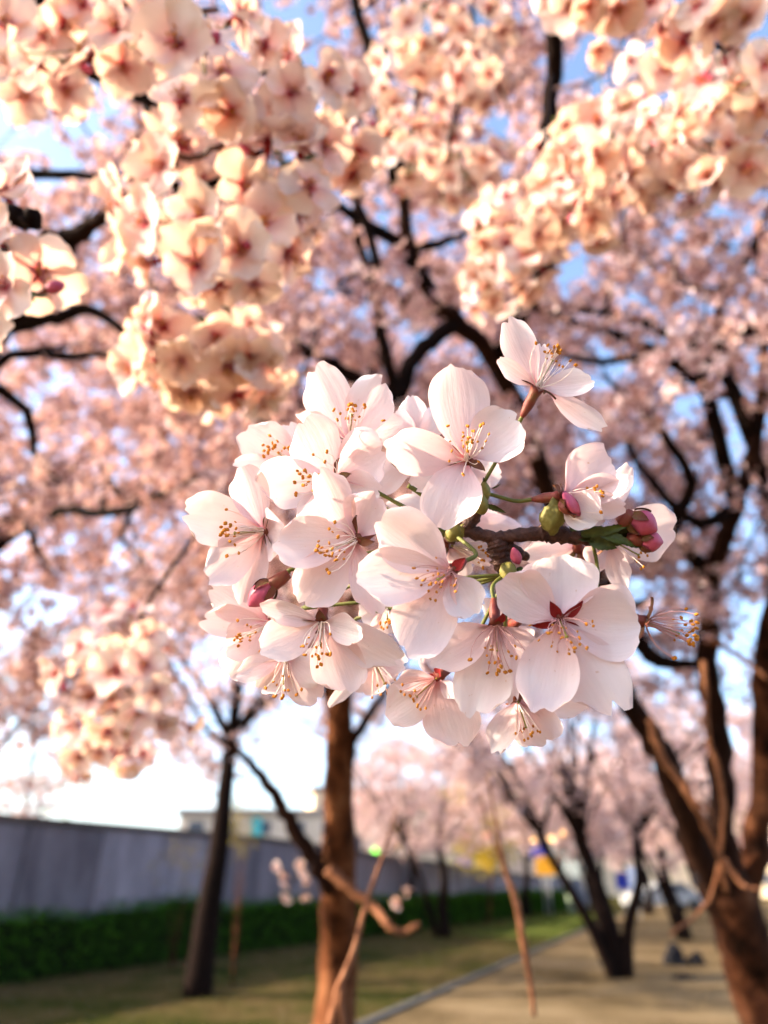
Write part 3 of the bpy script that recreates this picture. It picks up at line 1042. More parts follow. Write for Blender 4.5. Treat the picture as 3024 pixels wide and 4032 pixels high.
far_tree(ground(2560, 3600), 7.5, 4.2, 'distant cherry tree seen between the right-hand trunks', 106, 2, 390, r=.17, zlow=.26, fr=.06, rad=(.2, .4))
far_tree(ground(3000, 3640), 7.0, 3.8, 'distant cherry tree behind the forked tree at the right edge', 107, 1, 360, r=.16, zlow=.28, fr=.06, rad=(.2, .4))
far_tree(ground(320, 3900) + Vector((-4.5, 3, 0)), 6.5, 3.2, 'cherry tree rising beyond the grey wall at far left', 108, 1, 300, r=.15, zlow=.34)
far_tree(ground(2230, 3575), 8.5, 5.0, 'farthest pale cherry tree closing the view down the path', 109, 1, 390, r=.18, zlow=.42, fr=.08, rad=(.3, .6))

far_tree(ground(2370, 3640), 6.4, 3.0, 'slender dark cherry stems leaning behind the black trunks', 110, 3, 300, r=.13, zlow=.34, lean=(-.14, .02))
far_tree(ground(2860, 3750), 6.2, 2.8, 'dark cherry tree half hidden behind the forked right-hand tree', 111, 2, 300, r=.15, zlow=.32, lean=(.05, 0))
far_tree(ground(1620, 3655), 6.6, 3.2, 'cherry tree just right of the middle trunk beyond the hedge', 112, 2, 300, r=.14, zlow=.32, lean=(.02, 0))


def leaf_tree(name, base, h, spread, m, label, cat, seed, n, zlow, size, stems=1, r=.06, bark='bark_warm', group=None):
    t = thing(name, label, cat, base, group)
    rr = random.Random(seed)
    q = np.random.RandomState(seed)
    sk = []
    for i in range(stems):
        a = rr.uniform(0, 6.28)
        pts = [Vector(base) + Vector((0, 0, -.05))]
        for k in range(1, 5):
            f = k / 4
            pts.append(Vector(base) + Vector((math.cos(a) * f * spread * .4, math.sin(a) * f * spread * .4, h * .8 * f)))
        sk += limb(t, pts, [r, r * .8, r * .6, r * .4, r * .2], M[bark], 'trunk' if stems == 1 else 'stem', 7, 3, seed=seed + i)
    d = q.normal(size=(n, 3))
    d /= np.linalg.norm(d, axis=1)[:, None]
    d *= q.uniform(.2, 1, (n, 1)) ** .5
    c = np.array([0, 0, h * (zlow + 1) / 2]) + d * np.array([spread, spread, h * (1 - zlow) / 2])
    sub = c[q.choice(n, min(n, 90), False)]
    segs = grow([(Vector(p) - Vector(base), r_) for p, r_ in sk], sub, .12, seed, .004)
    twig_mesh(segs, M[bark], t)
    k = 12
    cc = np.repeat(c, k, 0) + q.normal(size=(n * k, 3)) * size * 3
    nn = len(cc)
    u = q.normal(size=(nn, 3))
    u /= np.linalg.norm(u, axis=1)[:, None]
    v = np.cross(u, q.normal(size=(nn, 3)))
    v /= np.linalg.norm(v, axis=1)[:, None]
    s = q.uniform(.5, 1.1, (nn, 1)) * size
    o = np_mesh('crown', np.stack([cc - u * s, cc - v * s * .5, cc + u * s, cc + v * s * .5], 1).reshape(-1, 3), 4, m, parent=t)
    o['kind'] = 'stuff'
    return t


leaf_tree('young_tree', ground(1925, 3635), 6.5, 1.9, M['yellow_leaf'], 'young yellow-green leafing tree beyond the hedge end', 'tree', 201, 800, .26, .075)
leaf_tree('leafy_shrub', ground(800, 3905) + Vector((.35, .5, 0)), 3.1, .42, M['yellow_leaf'], 'sparse yellow-green shrub hugging the dark trunk before the wall', 'shrub', 202, 60, .60, .022, 4, .018)
leaf_tree('leafy_shrub', ground(600, 3850) + Vector((0, 1.2, 0)), 2.3, .7, M['yellow_leaf'], 'thin yellow sprays of a shrub against the grey wall', 'shrub', 203, 26, .60, .022, 4, .012)
leaf_tree('pale_tree', W0 + WD * 3 - WN * 6, 9.5, 3.2, M['pale_leaf'], 'hazy pale green tree rising behind the wall at far left', 'tree', 204, 420, .25, .07, 1, .12, 'bark')
leaf_tree('pale_tree', W0 + WD * (-1) - WN * 9, 12, 3.6, M['pale_leaf'], 'tall pale green tree behind the wall at the left edge', 'tree', 205, 420, .20, .07, 1, .14, 'bark')

# ---- fallen petals on the ground
def petal_area(rs, n):
    return rs.uniform((-9, 8), (12, 30), (n, 2))


rs_ = np.random.RandomState(77)
c_ = petal_area(rs_, 5000)
a_ = rs_.uniform(0, 6.283, 5000)
s_ = rs_.uniform(.007, .013, 5000)
q_ = np.zeros((5000, 4, 3))
for k_, (u_, v_) in enumerate(((-1, 0), (0, -.7), (1, 0), (0, .7))):
    q_[:, k_, 0] = c_[:, 0] + s_ * (u_ * np.cos(a_) - v_ * np.sin(a_))
    q_[:, k_, 1] = c_[:, 1] + s_ * (u_ * np.sin(a_) + v_ * np.cos(a_))
    q_[:, k_, 2] = .012 + rs_.uniform(0, .006, 5000)
fp_ = np_mesh('fallen_petals', q_.reshape(-1, 3), 4, M['blossom_far'])
fp_['kind'] = 'stuff'
tag(fp_, 'scattered pale fallen petals over lawn and path', 'petals')

# ---- stones on the path
for k, (px, py, s_, lb) in enumerate([(2665, 3800, .30, 'pointed dark stone lying left of a matching stone on path'), (2745, 3800, .26, 'squat dark stone lying right of the pointed stone on path'), (2690, 3856, .22, 'flat dark stone lying nearest to the camera on path')]):
    bm = bmesh.new()
    bmesh.ops.create_icosphere(bm, subdivisions=3, radius=1)
    for v_ in bm.verts:
        nn = noise.noise(v_.co * 1.3 + Vector((k * 7, 0, 0)))
        v_.co *= 1 + .35 * nn
        v_.co.x *= s_ * .8
        v_.co.y *= s_ * .7
        v_.co.z = max(-.1, v_.co.z) * s_ * (1.25, .8, .35)[k] * (1 - .25 * abs(v_.co.x) / s_)
    me = bpy.data.meshes.new('stone')
    bm.to_mesh(me)
    bm.free()
    if 'stone' not in M:
        M['stone'] = principled_mat('dark_stone', [(0.3, (0.008, 0.008, 0.009)), (0.7, (0.024, 0.023, 0.026))], 7, 0.9, 0.5, bdist=0.02, spec=0.0)
    me.materials.append(M['stone'])
    tag(link('stone', me, None, ground(px, py) + Vector((0, 0, .015))), lb, 'stone', 'dark stones on the path')

# ================================================================== FAR BACKGROUND: buildings, signs, lamps, cars
M['cream'] = principled_mat('cream_render', [(0.3, (0.62, 0.47, 0.30)), (0.7, (0.74, 0.58, 0.40))], .4, 0.9)
M['peach'] = principled_mat('peach_render', [(0.3, (0.60, 0.40, 0.28)), (0.7, (0.72, 0.50, 0.36))], .4, 0.9)
M['whitewall'] = principled_mat('pale_render', [(0.3, (0.40, 0.32, 0.25)), (0.7, (0.52, 0.43, 0.35))], .4, 0.9)
M['glass'] = flat_mat('window_glass', (0.05, 0.06, 0.08), 0.5, 0.3)
M['roof'] = flat_mat('flat_roof', (0.20, 0.17, 0.16), 0.9)
M['teal'] = flat_mat('teal_panel', (0.03, 0.32, 0.36), 0.6)
M['yellow'] = flat_mat('sign_yellow', (0.42, 0.20, 0.01), 0.5)
M['blue'] = flat_mat('sign_blue', (0.012, 0.025, 0.30), 0.5)
M['sign_pale'] = flat_mat('sign_pale_blue', (0.20, 0.26, 0.42), 0.5)
M['post'] = flat_mat('grey_post', (0.22, 0.22, 0.23), 0.6)
M['post_green'] = flat_mat('pale_green_post', (0.20, 0.26, 0.17), 0.7)
M['lamp_warm'] = flat_mat('lamp_warm', (0.9, 0.6, 0.3), 0.4, emit=(1.0, 0.50, 0.16), es=3.5)
M['lamp_green'] = flat_mat('signal_green', (0.1, 0.6, 0.1), 0.4, emit=(0.20, 1.0, 0.03), es=1.0)
M['lamp_red'] = flat_mat('signal_red', (0.6, 0.1, 0.08), 0.4, emit=(1.0, 0.18, 0.10), es=0.8)
M['car_white'] = flat_mat('car_white', (0.35, 0.35, 0.35), 0.3, 0.5)
M['car_blue'] = flat_mat('car_blue', (0.03, 0.06, 0.45), 0.3, 0.5)
M['tyre'] = flat_mat('tyre', (0.02, 0.02, 0.02), 0.9)


def building(px, dist, wid, dep, h, m, label, rows, cols, seed, extra=None):
    v = CW + CR * ((px - 1512) / FPX) + CU * ((2016 - 3470) / FPX)
    v = Vector((v.x, v.y, 0)).normalized()
    c = v * dist
    b = thing('apartment_building', label, 'building', c, 'buildings far beyond the wall')
    ang = math.atan2(-v.x, v.y) + random.Random(seed).uniform(-.2, .2)
    b.rotation_euler = (0, 0, ang)
    body = MB()
    body.box((-wid / 2, 0, 0), (wid / 2, dep, h))
    body.build('wall', m, b, smooth=False)
    rf = MB()
    rf.box((-wid / 2 - .3, -.3, h + .003), (wid / 2 + .3, dep + .3, h + .5))
    rf.build('roof', M['roof'], b, smooth=False)
    wv = MB()
    ww, wh = wid / cols * .45, h / rows * .45
    wv.box((-ww / 2, -.05, 0), (ww / 2, .02, wh))
    wme = mesh_from('window', wv.v, wv.f, [M['glass']], smooth=False)
    for r_ in range(rows):
        for c_ in range(cols):
            link('window', wme, b, (-wid / 2 + wid / cols * (c_ + .5), 0, h / rows * (r_ + .3)))
    return b


building(1020, 75, 16, 12, 7.2, M['whitewall'], 'pale apartment block with teal panel seen above the wall', 3, 5, 1)
tb = MB()
tb.box((-.5, -.12, 2), (.5, -.06, 7))
tb.build('panel', M['teal'], bpy.data.objects['apartment_building'], smooth=False).location = (-.6, 0, 0)
building(1510, 82, 15, 12, 10, M['cream'], 'cream apartment block behind the middle trunk', 3, 5, 2)
building(1800, 90, 20, 12, 11, M['peach'], 'peach apartment block behind the yellow-green young tree', 4, 6, 3)
building(2750, 95, 26, 12, 9, M['cream'], 'low cream building at the far right end of the path', 3, 7, 4)


def far_pt(px, py, dist):
    v = CW + CR * ((px - 1512) / FPX) + CU * ((2016 - py) / FPX)
    k = dist / math.hypot(v.x, v.y)
    return EYE + v * k


def sign(px, py, dist, wid, hei, m, label, cat='sign', shape='box'):
    c = far_pt(px, py, dist)
    t = thing('street_sign', label, cat, (c.x, c.y, 0), 'signs beyond the hedge')
    p = MB()
    p.tube([(0, .06, 0), (0, .06, c.z + hei * .4)], .05, 8)
    p.build('post', M['post'], t)
    b = MB()
    if shape == 'box':
        b.box((-wid / 2, -.03, c.z - hei / 2), (wid / 2, .01, c.z + hei / 2))
    else:
        k = 20
        vs_ = [(wid / 2 * math.cos(2 * math.pi * i / k), y_, c.z + hei / 2 * math.sin(2 * math.pi * i / k)) for y_ in (-.03, .01) for i in range(k)]
        b.add(vs_, [tuple(range(k)), tuple(range(2 * k - 1, k - 1, -1))] + [(i, i + k, (i + 1) % k + k, (i + 1) % k) for i in range(k)])
    b.build('board', m, t, smooth=False)
    bo = MB()
    if shape == 'box':
        bo.box((-wid / 2 - .03, .012, c.z - hei / 2 - .03), (wid / 2 + .03, .03, c.z + hei / 2 + .03))
        bo.build('frame', M['post'], t, smooth=False)
    t.rotation_euler = (0, 0, math.atan2(-c.x, c.y))
    return t


sign(2128, 3345, 42, 1.0, .75, M['blue'], 'blue sign board above the yellow board at path end')
sign(2155, 3408, 41, 1.2, .85, M['yellow'], 'yellow board just below the blue sign at path end')
sign(1918, 3372, 40, .85, 1.15, M['yellow'], 'tall orange-yellow sign left of the blue sign', shape='round')
sign(1560, 3295, 46, .9, 1.4, M['yellow'], 'oval yellow sign right of the middle trunk', shape='round')
sign(1826, 3408, 44, .8, .95, M['blue'], 'small blue sign standing just above the wall top')
sign(2450, 3468, 36, .50, .60, M['blue'], 'small blue sign between the black leaning trunks')
sign(2502, 3462, 38, .62, 1.0, M['sign_pale'], 'pale blue board right of the black leaning trunks')


def lamp(px, py, dist, m, label, name, cat, rad=.22, group=None):
    c = far_pt(px, py, dist)
    t = thing(name, label, cat, (c.x, c.y, 0), group)
    p = MB()
    p.tube([(.35, .3, 0), (.35, .3, c.z + .3), (.15, .2, c.z + .5), (0, 0, c.z + .42)], [.09, .07, .05, .04], 8)
    p.build('post', M['post'], t)
    h = MB()
    h.blob((0, 0, c.z + .32), .30, .30, .12)
    h.build('hood', M['post'], t)
    b = MB()
    b.blob((0, 0, c.z), rad, rad, rad, nu=12, nv=8)
    b.build('bulb', m, t)
    return t


for k, (x, y) in enumerate([(2212, 3282), (2258, 3268), (2172, 3300), (2105, 3318)]):
    lamp(x, y, 52, M['lamp_warm'], ['glowing orange street lamp second from right of the four', 'rightmost glowing orange street lamp of the four', 'bright orange street lamp above the blue sign', 'leftmost glowing orange street lamp of the four'][k], 'street_lamp', 'street lamp', .26, 'orange street lamps down the path')
lamp(1476, 3355, 45, M['lamp_green'], 'traffic light showing green beside the middle trunk', 'traffic_light', 'traffic light', .20)
lamp(1832, 3292, 50, M['lamp_red'], 'faint red lamp above the wall, left of its twin', 'signal_lamp', 'lamp', .30, 'faint red lamps')
lamp(1918, 3290, 50, M['lamp_red'], 'faint red lamp directly above the tall orange-yellow sign', 'signal_lamp', 'lamp', .26, 'faint red lamps')


def car(px, dist, m, label, rot):
    c = far_pt(px, 3470, dist)
    t = thing('parked_car', label, 'car', (c.x, c.y, 0), 'cars parked at the path end')
    t.rotation_euler = (0, 0, rot)
    prof = [(-2.1, .35), (-2.15, .75), (-1.9, .95), (-1.1, 1.0), (-.6, 1.42), (.9, 1.45), (1.55, 1.02), (2.1, .92), (2.15, .4)]
    vs_ = [(x, y, z) for y in (-.85, .85) for x, z in prof]
    k = len(prof)
    b = MB()
    b.add(vs_, [tuple(range(k)), tuple(range(2 * k - 1, k - 1, -1))] + [(i, i + k, (i + 1) % k + k, (i + 1) % k) for i in range(k)])
    b.build('body', m, t, smooth=False)
    for sx in (-1, 1):
        w_ = MB()
        w_.add([(-.95, .857 * sx, 1.04), (1.35, .857 * sx, 1.04), (.82, .857 * sx, 1.38), (-.52, .857 * sx, 1.36)], [(0, 1, 2, 3)])
        w_.build('window', M['glass'], t, smooth=False)
        for x in (-1.35, 1.35):
            y_ = MB()
            y_.tube([(x, sx * .70, .33), (x, sx * .90, .33)], .33, 16)
            y_.build('wheel', M['tyre'], t)


car(1990, 46, M['car_white'], 'white car parked near the far end of the hedge', .3)
car(1690, 50, M['car_white'], 'white car parked beyond the wall behind the hanging twig', -.2)
car(2600, 48, M['car_white'], 'white car at path end right of the black leaning trunks', .1)

c = ground(2255, 3600)
t = thing('marker_post', 'short pale green post standing at the far hedge end', 'post', c)
b = MB()
b.tube([(0, 0, 0), (0, 0, 1.25)], .22, 12)
b.build('shaft', M['post_green'], t)
b = MB()
b.blob((0, 0, 1.25), .24, .24, .12, nu=12)
b.build('cap', M['post_green'], t)

# ================================================================== NEAR TWIGS WITHOUT FLOWERS
t = thing('bare_twig', 'forked bare brown twig rising before the middle trunk', 'twig', at(1400, 4150, .72))
limb(t, [at(1250, 4300, .70), at(1290, 4100, .71), at(1330, 3900, .72), at(1352, 3850, .72), at(1400, 3720, .73), at(1430, 3600, .74), at(1460, 3500, .75), at(1490, 3420, .76), at(1530, 3300, .78), at(1560, 3180, .80)], [.0045, .0045, .0044, .0038, .0030, .0027, .0025, .0021, .0016, .001], M['shoot'], 'stem', 8, seed=61, wob=.3)
limb(t, [at(1345, 3880, .72), at(1340, 3960, .715), at(1370, 4100, .71), at(1420, 4300, .70)], [.0040, .0035, .0035, .0035], M['shoot'], 'side_stem', 8, seed=62)
for (x, y, d) in ((1400, 3720, .73), (1432, 3595, .74), (1352, 3850, .72), (1470, 3480, .75)):
    b = MB()
    b.blob(at(x, y, d) - t.location, .0036, .0036, .0022)
    b.build('node', M['shoot'], t)
t = thing('bare_twig', 'straight bare brown twig hanging over the kerb', 'twig', at(2110, 4000, .9))
limb(t, [at(1920, 3050, .95), at(1955, 3250, .93), at(1990, 3420, .92), at(2035, 3560, .91), at(2060, 3700, .90), at(2085, 3850, .90), at(2105, 4000, .89)], [.0016, .0022, .0036, .0046, .0046, .0040, .0030], M['shoot'], 'stem', 8, seed=63, wob=.3)
limb(t, [at(1990, 3425, .92), at(1930, 3280, .93), at(1890, 3120, .95)], [.0026, .0018, .001], M['shoot'], 'side_stem', 7, seed=64)
for (x, y, d) in ((2035, 3560, .91), (2062, 3705, .90), (1990, 3425, .92)):
    b = MB()
    b.blob(at(x, y, d) - t.location, .0056, .0056, .0034)
    b.build('node', M['shoot'], t)

# ================================================================== MIDDLE-DISTANCE BLOSSOMING BRANCHES
PM = []
for k in range(10):
    rr = random.Random(900 + k)
    vv, ff, uu = petal_verts((.0012, 0, .0002 * k), (.0208 * rr.uniform(.93, 1.05), 0, .0016 + .0016 * (k % 4)), Vector((0, 0, 1)), .0198 * rr.uniform(.9, 1.05), cup=rr.uniform(.02, .16), bend=rr.uniform(-.03, .08), notch=.09, seed=k, nu=6, nv=7, ruf=2.0)
    PM.append(mesh_from('petal', vv, ff, [M['petal_mid']], uvs=uu))
CORE = []
for k in range(4):
    rr = random.Random(950 + k)
    b = MB()
    b.tube([(0, 0, -.009), (0, 0, -.005), (0, 0, .0004)], [.0009, .0018, .0022], 8, 0)
    for i in range(5):
        a = 2 * math.pi * (i + .5) / 5
        e = Vector((math.cos(a), math.sin(a), 0))
        sv, sf = sepal_verts(e * .0016, e * .0075 - Vector((0, 0, .0012)), Vector((0, 0, 1)), .0034)
        b.add(sv, sf, 0)
    for i in range(15):
        a = rr.uniform(0, 6.28)
        sp = rr.uniform(.1, .75)
        d = Vector((math.cos(a) * sp, math.sin(a) * sp, 1)).normalized()
        L_ = rr.uniform(.006, .0105)
        b.tube([d * .001, d * L_], .00022, 3, 1, cap=False)
        b.blob(d * L_, .00062, .00062, .0008, 2, None, 5, 3)
    b.tube([(0, 0, 0), (0, 0, .0011)], [.0030, .0018], 8, 0)
    CORE.append(mesh_from('flower', b.v, b.f, [M['calyx_red'], M['filament_red'], M['anther']], b.m))
bm_ = MB()
bm_.blob((0, 0, .004), .0032, .0032, .0055, 0, None, 8, 6)
bm_.tube([(0, 0, -.006), (0, 0, -.002), (0, 0, .001)], [.0008, .0016, .0026], 8, 1)
BUDME = mesh_from('bud', bm_.v, bm_.f, [M['bud_pink'], M['calyx']], bm_.m)


def place_flower(parent, pos, axis, roll, scale, seed):
    rr = random.Random(seed)
    q = Vector(axis).to_track_quat('Z', 'Y') @ Quaternion((0, 0, 1), roll)
    f = link('flower', CORE[seed % 4], parent, Vector(pos) - parent.location)
    f.rotation_mode = 'QUATERNION'
    f.rotation_quaternion = q
    f.scale = (scale * 1.12,) * 3
    wide = rr.choice((-.6, -.35, -.2, -.1, 0, 0, .1, .2, .3))
    for i in range(5):
        p = link('petal', PM[(seed * 3 + i * 5 + rr.randint(0, 9)) % 10], f)
        p.rotation_mode = 'QUATERNION'
        p.rotation_quaternion = Quaternion((0, 0, 1), 2 * math.pi * i / 5 + rr.uniform(-.12, .12)) @ Quaternion((0, 1, 0), wide + rr.uniform(-.28, .28))
        s_ = rr.uniform(.9, 1.08)
        p.scale = (s_, s_ * rr.uniform(.9, 1.08), s_)
    return f


def spray(label, twigs, flowers, seed, fill=(), twig_r=.004):
    """a branch: list of twig paths (px,py,d), flowers (px,py,d,(axis r,u,t)), clusters to fill (px,py,d,radius m,n)"""
    rr = random.Random(seed)
    first = twigs[0][0]
    t = thing('cherry_branch', label, 'branch', at(*first), 'blossoming cherry branches')
    nodes = []
    for k, P in enumerate(twigs):
        r0 = twig_r if k == 0 else twig_r * .7
        pts = limb(t, [at(*p) for p in P], [r0, r0 * .8, r0 * .55], M['twig'] if k % 2 else M['bark_dark'], 'twig', 8, 5, .25, seed + k)
        nodes += [p for p, r in pts]
    todo = []
    for fl in flowers:
        px, py, d = fl[:3]
        ax = fl[3] if len(fl) > 3 else (rr.uniform(-.8, .8), rr.uniform(-.9, .4), rr.uniform(.2, 1.0))
        ax = (ax[0] + rr.uniform(-.35, .35), ax[1] + rr.uniform(-.35, .3), ax[2])
        todo.append((at(px, py, d), dirv(*ax), rr.uniform(.84, 1.16)))
    for (px, py, d, rad, n_) in fill:
        c = at(px, py, d)
        for i in range(n_):
            z_ = 1 - 2 * (i + .5) / n_
            ph = i * 2.399963
            s_ = math.sqrt(max(0, 1 - z_ * z_))
            v = Vector((s_ * math.cos(ph), s_ * math.sin(ph), z_))
            v = (v + Vector((rr.uniform(-.25, .25), rr.uniform(-.25, .25), rr.uniform(-.25, .25)))).normalized()
            todo.append((c + v * rad * rr.uniform(.62, 1.22), (v + Vector((0, 0, -.12)) - CW * .25).normalized(), rr.uniform(.88, 1.05)))
    for i, (p, ax, sc) in enumerate(todo):
        place_flower(t, p, ax, rr.uniform(0, 6.28), sc, seed * 37 + i)
        b0 = p - ax * .009 * sc
        nd = min(nodes, key=lambda q: (q - (b0 - ax * .015)).length)
        if (nd - b0).length > .10:
            nd = b0 - ax * .03 + (nd - b0).normalized() * .02
            nodes.append(nd)
        m_ = b0 - ax * min(.012, (nd - b0).length * .4)
        pth = smooth_path([nd - t.location, (nd + m_) * .5 + Vector((0, 0, -.001)) - t.location, m_ - t.location, b0 - t.location], 3)
        pb_ = MB()
        pb_.tube(pth, .0006, 5, cap=False)
        pb_.build('pedicel', M['pedicel'], t)
    for i in range(len(todo) // 5):
        p, ax, sc = todo[rr.randrange(len(todo))]
        g = p - ax * .012
        for j in range(2):
            e = Vector((rr.uniform(-1, 1), rr.uniform(-1, 1), rr.uniform(-.6, 1))).normalized()
            sv, sf = sepal_verts(g - t.location, g + e * rr.uniform(.010, .018) - t.location, ax, .005, 2, 7, serr=.15)
            link('leaf', mesh_from('leaf', sv, sf, [M['young_leaf']]), t)
    for i in range(len(todo) // 3):
        p, ax, sc = todo[rr.randrange(len(todo))]
        e = (ax + Vector((rr.uniform(-1, 1), rr.uniform(-1, 1), rr.uniform(-1, 1)))).normalized()
        o = link('bud', BUDME, t, p + e * .012 - ax * .012 - t.location)
        o.rotation_mode = 'QUATERNION'
        o.rotation_quaternion = e.to_track_quat('Z', 'Y')
    return t


spray('large blossom cluster at upper left with stubby dark spur and red-eyed flowers',
      [[(560, 380, .56), (640, 520, .52), (670, 620, .50), (700, 760, .50), (760, 900, .51), (850, 1000, .52), (890, 1200, .53), (900, 1330, .54)],
       [(670, 620, .50), (640, 570, .49), (690, 610, .485), (760, 620, .48), (830, 590, .475), (895, 555, .475)],
       [(700, 760, .50), (860, 720, .50), (960, 640, .50), (1080, 560, .51)],
       [(890, 1270, .53), (820, 1300, .53), (720, 1380, .54), (640, 1420, .55)]],
      [(912, 440, .46, (.1, -.2, 1)), (581, 872, .47, (-.5, -.1, .8)), (792, 848, .44, (.1, -.25, 1)), (958, 735, .47, (.3, .1, .8)), (776, 1040, .44, (.0, -.35, .9)), (950, 985, .45, (.15, -.2, .95)),
       (1035, 880, .47, (.5, -.1, .7)), (641, 662, .49, (-.6, .2, .6)), (1055, 560, .48, (.1, .95, .2)), (1184, 585, .48, (.4, .1, .8)), (1216, 735, .47, (.5, -.2, .7)), (846, 1325, .52, (.0, -.5, .8)),
       (713, 1420, .51, (-.2, -.4, .9)), (600, 1360, .52, (-.6, -.1, .7)), (900, 1445, .52, (.2, -.8, .5)), (982, 1408, .52, (.5, -.6, .6)), (1050, 1412, .53, (.7, -.4, .5)), (600, 1030, .50, (-.7, -.3, .5)),
       (731, 405, .47, (-.1, .3, .8)), (713, 570, .50, (.2, -.1, .8)), (560, 1260, .53, (-.7, .4, .5)), (640, 1500, .53, (-.4, -.8, .4)), (760, 1530, .54, (.1, -.9, .3)), (1130, 1000, .50, (.8, -.2, .4)),
       (1160, 850, .50, (.8, .1, .4)), (860, 1130, .47, (.1, -.7, .6)), (1000, 1120, .48, (.4, -.7, .5)), (1240, 620, .52, (.8, .3, .4)), (1120, 470, .52, (.0, .9, .3)), (480, 800, .50, (-.8, .1, .4)), (520, 960, .50, (-.8, -.2, .4)),
       (880, 610, .53, (.1, .1, .9)), (980, 1300, .55, (.5, .2, .7)), (560, 640, .53, (-.7, .3, .5)), (930, 1560, .55, (.2, -.9, .4)), (1060, 1520, .56, (.5, -.8, .3))],
      301, fill=[(820, 930, .55, .050, 8), (1080, 720, .55, .045, 6), (680, 1430, .57, .04, 6), (960, 1430, .57, .04, 4)])
spray('blossom spray crossing the top left corner on a thin arched twig',
      [[(-120, 170, .60), (0, 195, .58), (120, 210, .56), (300, 260, .54), (450, 330, .52), (560, 390, .50), (640, 420, .5)],
       [(300, 260, .54), (420, 180, .50), (560, 120, .47), (700, 60, .46), (860, 40, .47)],
       [(560, 390, .50), (800, 330, .5), (1000, 290, .5), (1250, 300, .52), (1400, 420, .54)]],
      [(36, 112, .46, (-.3, .1, .9)), (465, 120, .45, (-.2, .3, .9)), (700, 178, .40, (.0, -.1, 1)), (802, 160, .42, (.3, .2, .9)), (484, 265, .48, (.1, -.2, .9)), (356, 228, .50), (720, 392, .44, (-.1, .1, 1)),
       (875, 292, .46, (.2, -.1, .9)), (1148, 365, .47, (.2, -.2, .9)), (1275, 310, .46, (.5, .1, .8)), (1396, 355, .50), (911, 437, .45, (.0, -.3, .95)), (1268, 575, .52, (.4, -.3, .8)), (1402, 592, .55), (1394, 690, .56),
       (600, 60, .46), (250, 100, .50), (150, 250, .52), (260, 360, .54), (100, 380, .55), (940, 60, .46), (1040, 180, .48), (1150, 230, .5), (560, 210, .5), (330, 20, .5), (1380, 480, .56), (1090, 440, .5), (480, 20, .5), (180, 150, .5), (60, 260, .55)],
      302)
spray('close blossoms cut off by the left edge around a dark broken spur',
      [[(-200, 760, .40), (-60, 830, .38), (60, 860, .36), (140, 850, .355)],
       [(-60, 830, .38), (0, 950, .37), (20, 1050, .36)]],
      [(28, 1135, .34, (.1, -.25, .95)), (-40, 980, .35, (-.4, .1, .8)), (150, 1075, .38, (.6, -.2, .6)), (-60, 1250, .37, (-.4, -.5, .7)), (20, 760, .40, (-.2, .5, .7)), (-90, 700, .40)],
      303, twig_r=.007)
spray('round orange-tinted blossom ball hanging alone at lower left',
      [[(900, 1990, .95), (760, 2130, .90), (640, 2290, .85), (545, 2460, .80), (500, 2580, .78), (490, 2700, .78), (470, 2850, .78)], [(490, 2700, .78), (540, 2740, .76), (590, 2720, .75)]],
      [(455, 2640, .66, (-.1, .1, 1)), (570, 2620, .67, (.2, .3, .9)), (610, 2720, .66, (.4, .0, .9)), (420, 2880, .67, (-.2, -.3, .9)), (500, 2960, .68, (.0, -.5, .8))],
      304, fill=[(450, 2620, .77, .055, 17), (500, 2800, .77, .060, 17), (420, 2900, .79, .045, 10)], twig_r=.0028)
spray('sunlit blossom cluster directly below the dark vertical branch at upper right',
      [[(2170, 300, 1.25), (2160, 450, 1.1), (2170, 560, 1.0), (2250, 640, .92), (2330, 720, .88), (2300, 850, .86)],
       [(2185, 350, 1.2), (2300, 330, 1.0), (2400, 270, .85)]],
      [(2359, 474, .70), (2350, 620, .70), (2469, 692, .70), (2213, 610, .74), (2213, 692, .74), (2350, 191, .72), (2487, 246, .72), (2223, 492, .75), (2400, 780, .74), (2290, 800, .75)],
      305, fill=[(2330, 780, .82, .055, 18), (2240, 690, .86, .05, 16), (2400, 640, .80, .05, 14)])
spray('sunlit blossom cluster hanging above the single upright flower of the sharp branch',
      [[(2170, 560, 1.02), (2080, 760, .97), (2040, 900, .92), (1960, 1000, .90), (1930, 1080, .9)]],
      [(2113, 929, .76), (2059, 1011, .78), (1949, 1048, .78), (1986, 966, .80), (1895, 947, .80), (2100, 850, .8)],
      310, fill=[(2010, 930, .88, .055, 22), (1950, 1090, .9, .045, 16), (2080, 830, .92, .045, 12)])
spray('cream-lit blossoms strung along a twig towards the right edge',
      [[(2250, 640, .94), (2420, 600, .87), (2600, 560, .83), (2800, 560, .8), (3000, 540, .8)]],
      [(2669, 446, .64), (2869, 574, .64, (.2, .1, .95)), (2933, 665, .64), (2787, 701, .66), (2678, 547, .68), (2596, 583, .70), (2796, 428, .66), (2560, 480, .72)],
      311, fill=[(2500, 540, .82, .05, 14), (2700, 620, .78, .05, 16), (2880, 480, .78, .05, 16)])
spray('blossoms hanging into the top right corner from above the frame',
      [[(2350, -300, .70), (2450, -80, .68), (2600, 60, .66), (2760, 160, .66), (2960, 240, .68)], [(2450, -80, .68), (2330, 20, .66), (2250, 40, .66)]],
      [(2314, 27, .60, (.0, -.6, .7)), (2423, 27, .60, (.1, -.7, .6)), (2742, 27, .58), (2806, 91, .58), (2696, 155, .62), (3006, 255, .56), (2250, 30, .62, (-.3, -.5, .7)), (2600, 110, .62), (2880, 190, .6), (2940, 80, .58), (2560, 10, .6), (2990, 420, .62), (2900, 330, .64), (2620, 270, .68), (2150, -40, .62), (2760, 320, .66)],
      306)
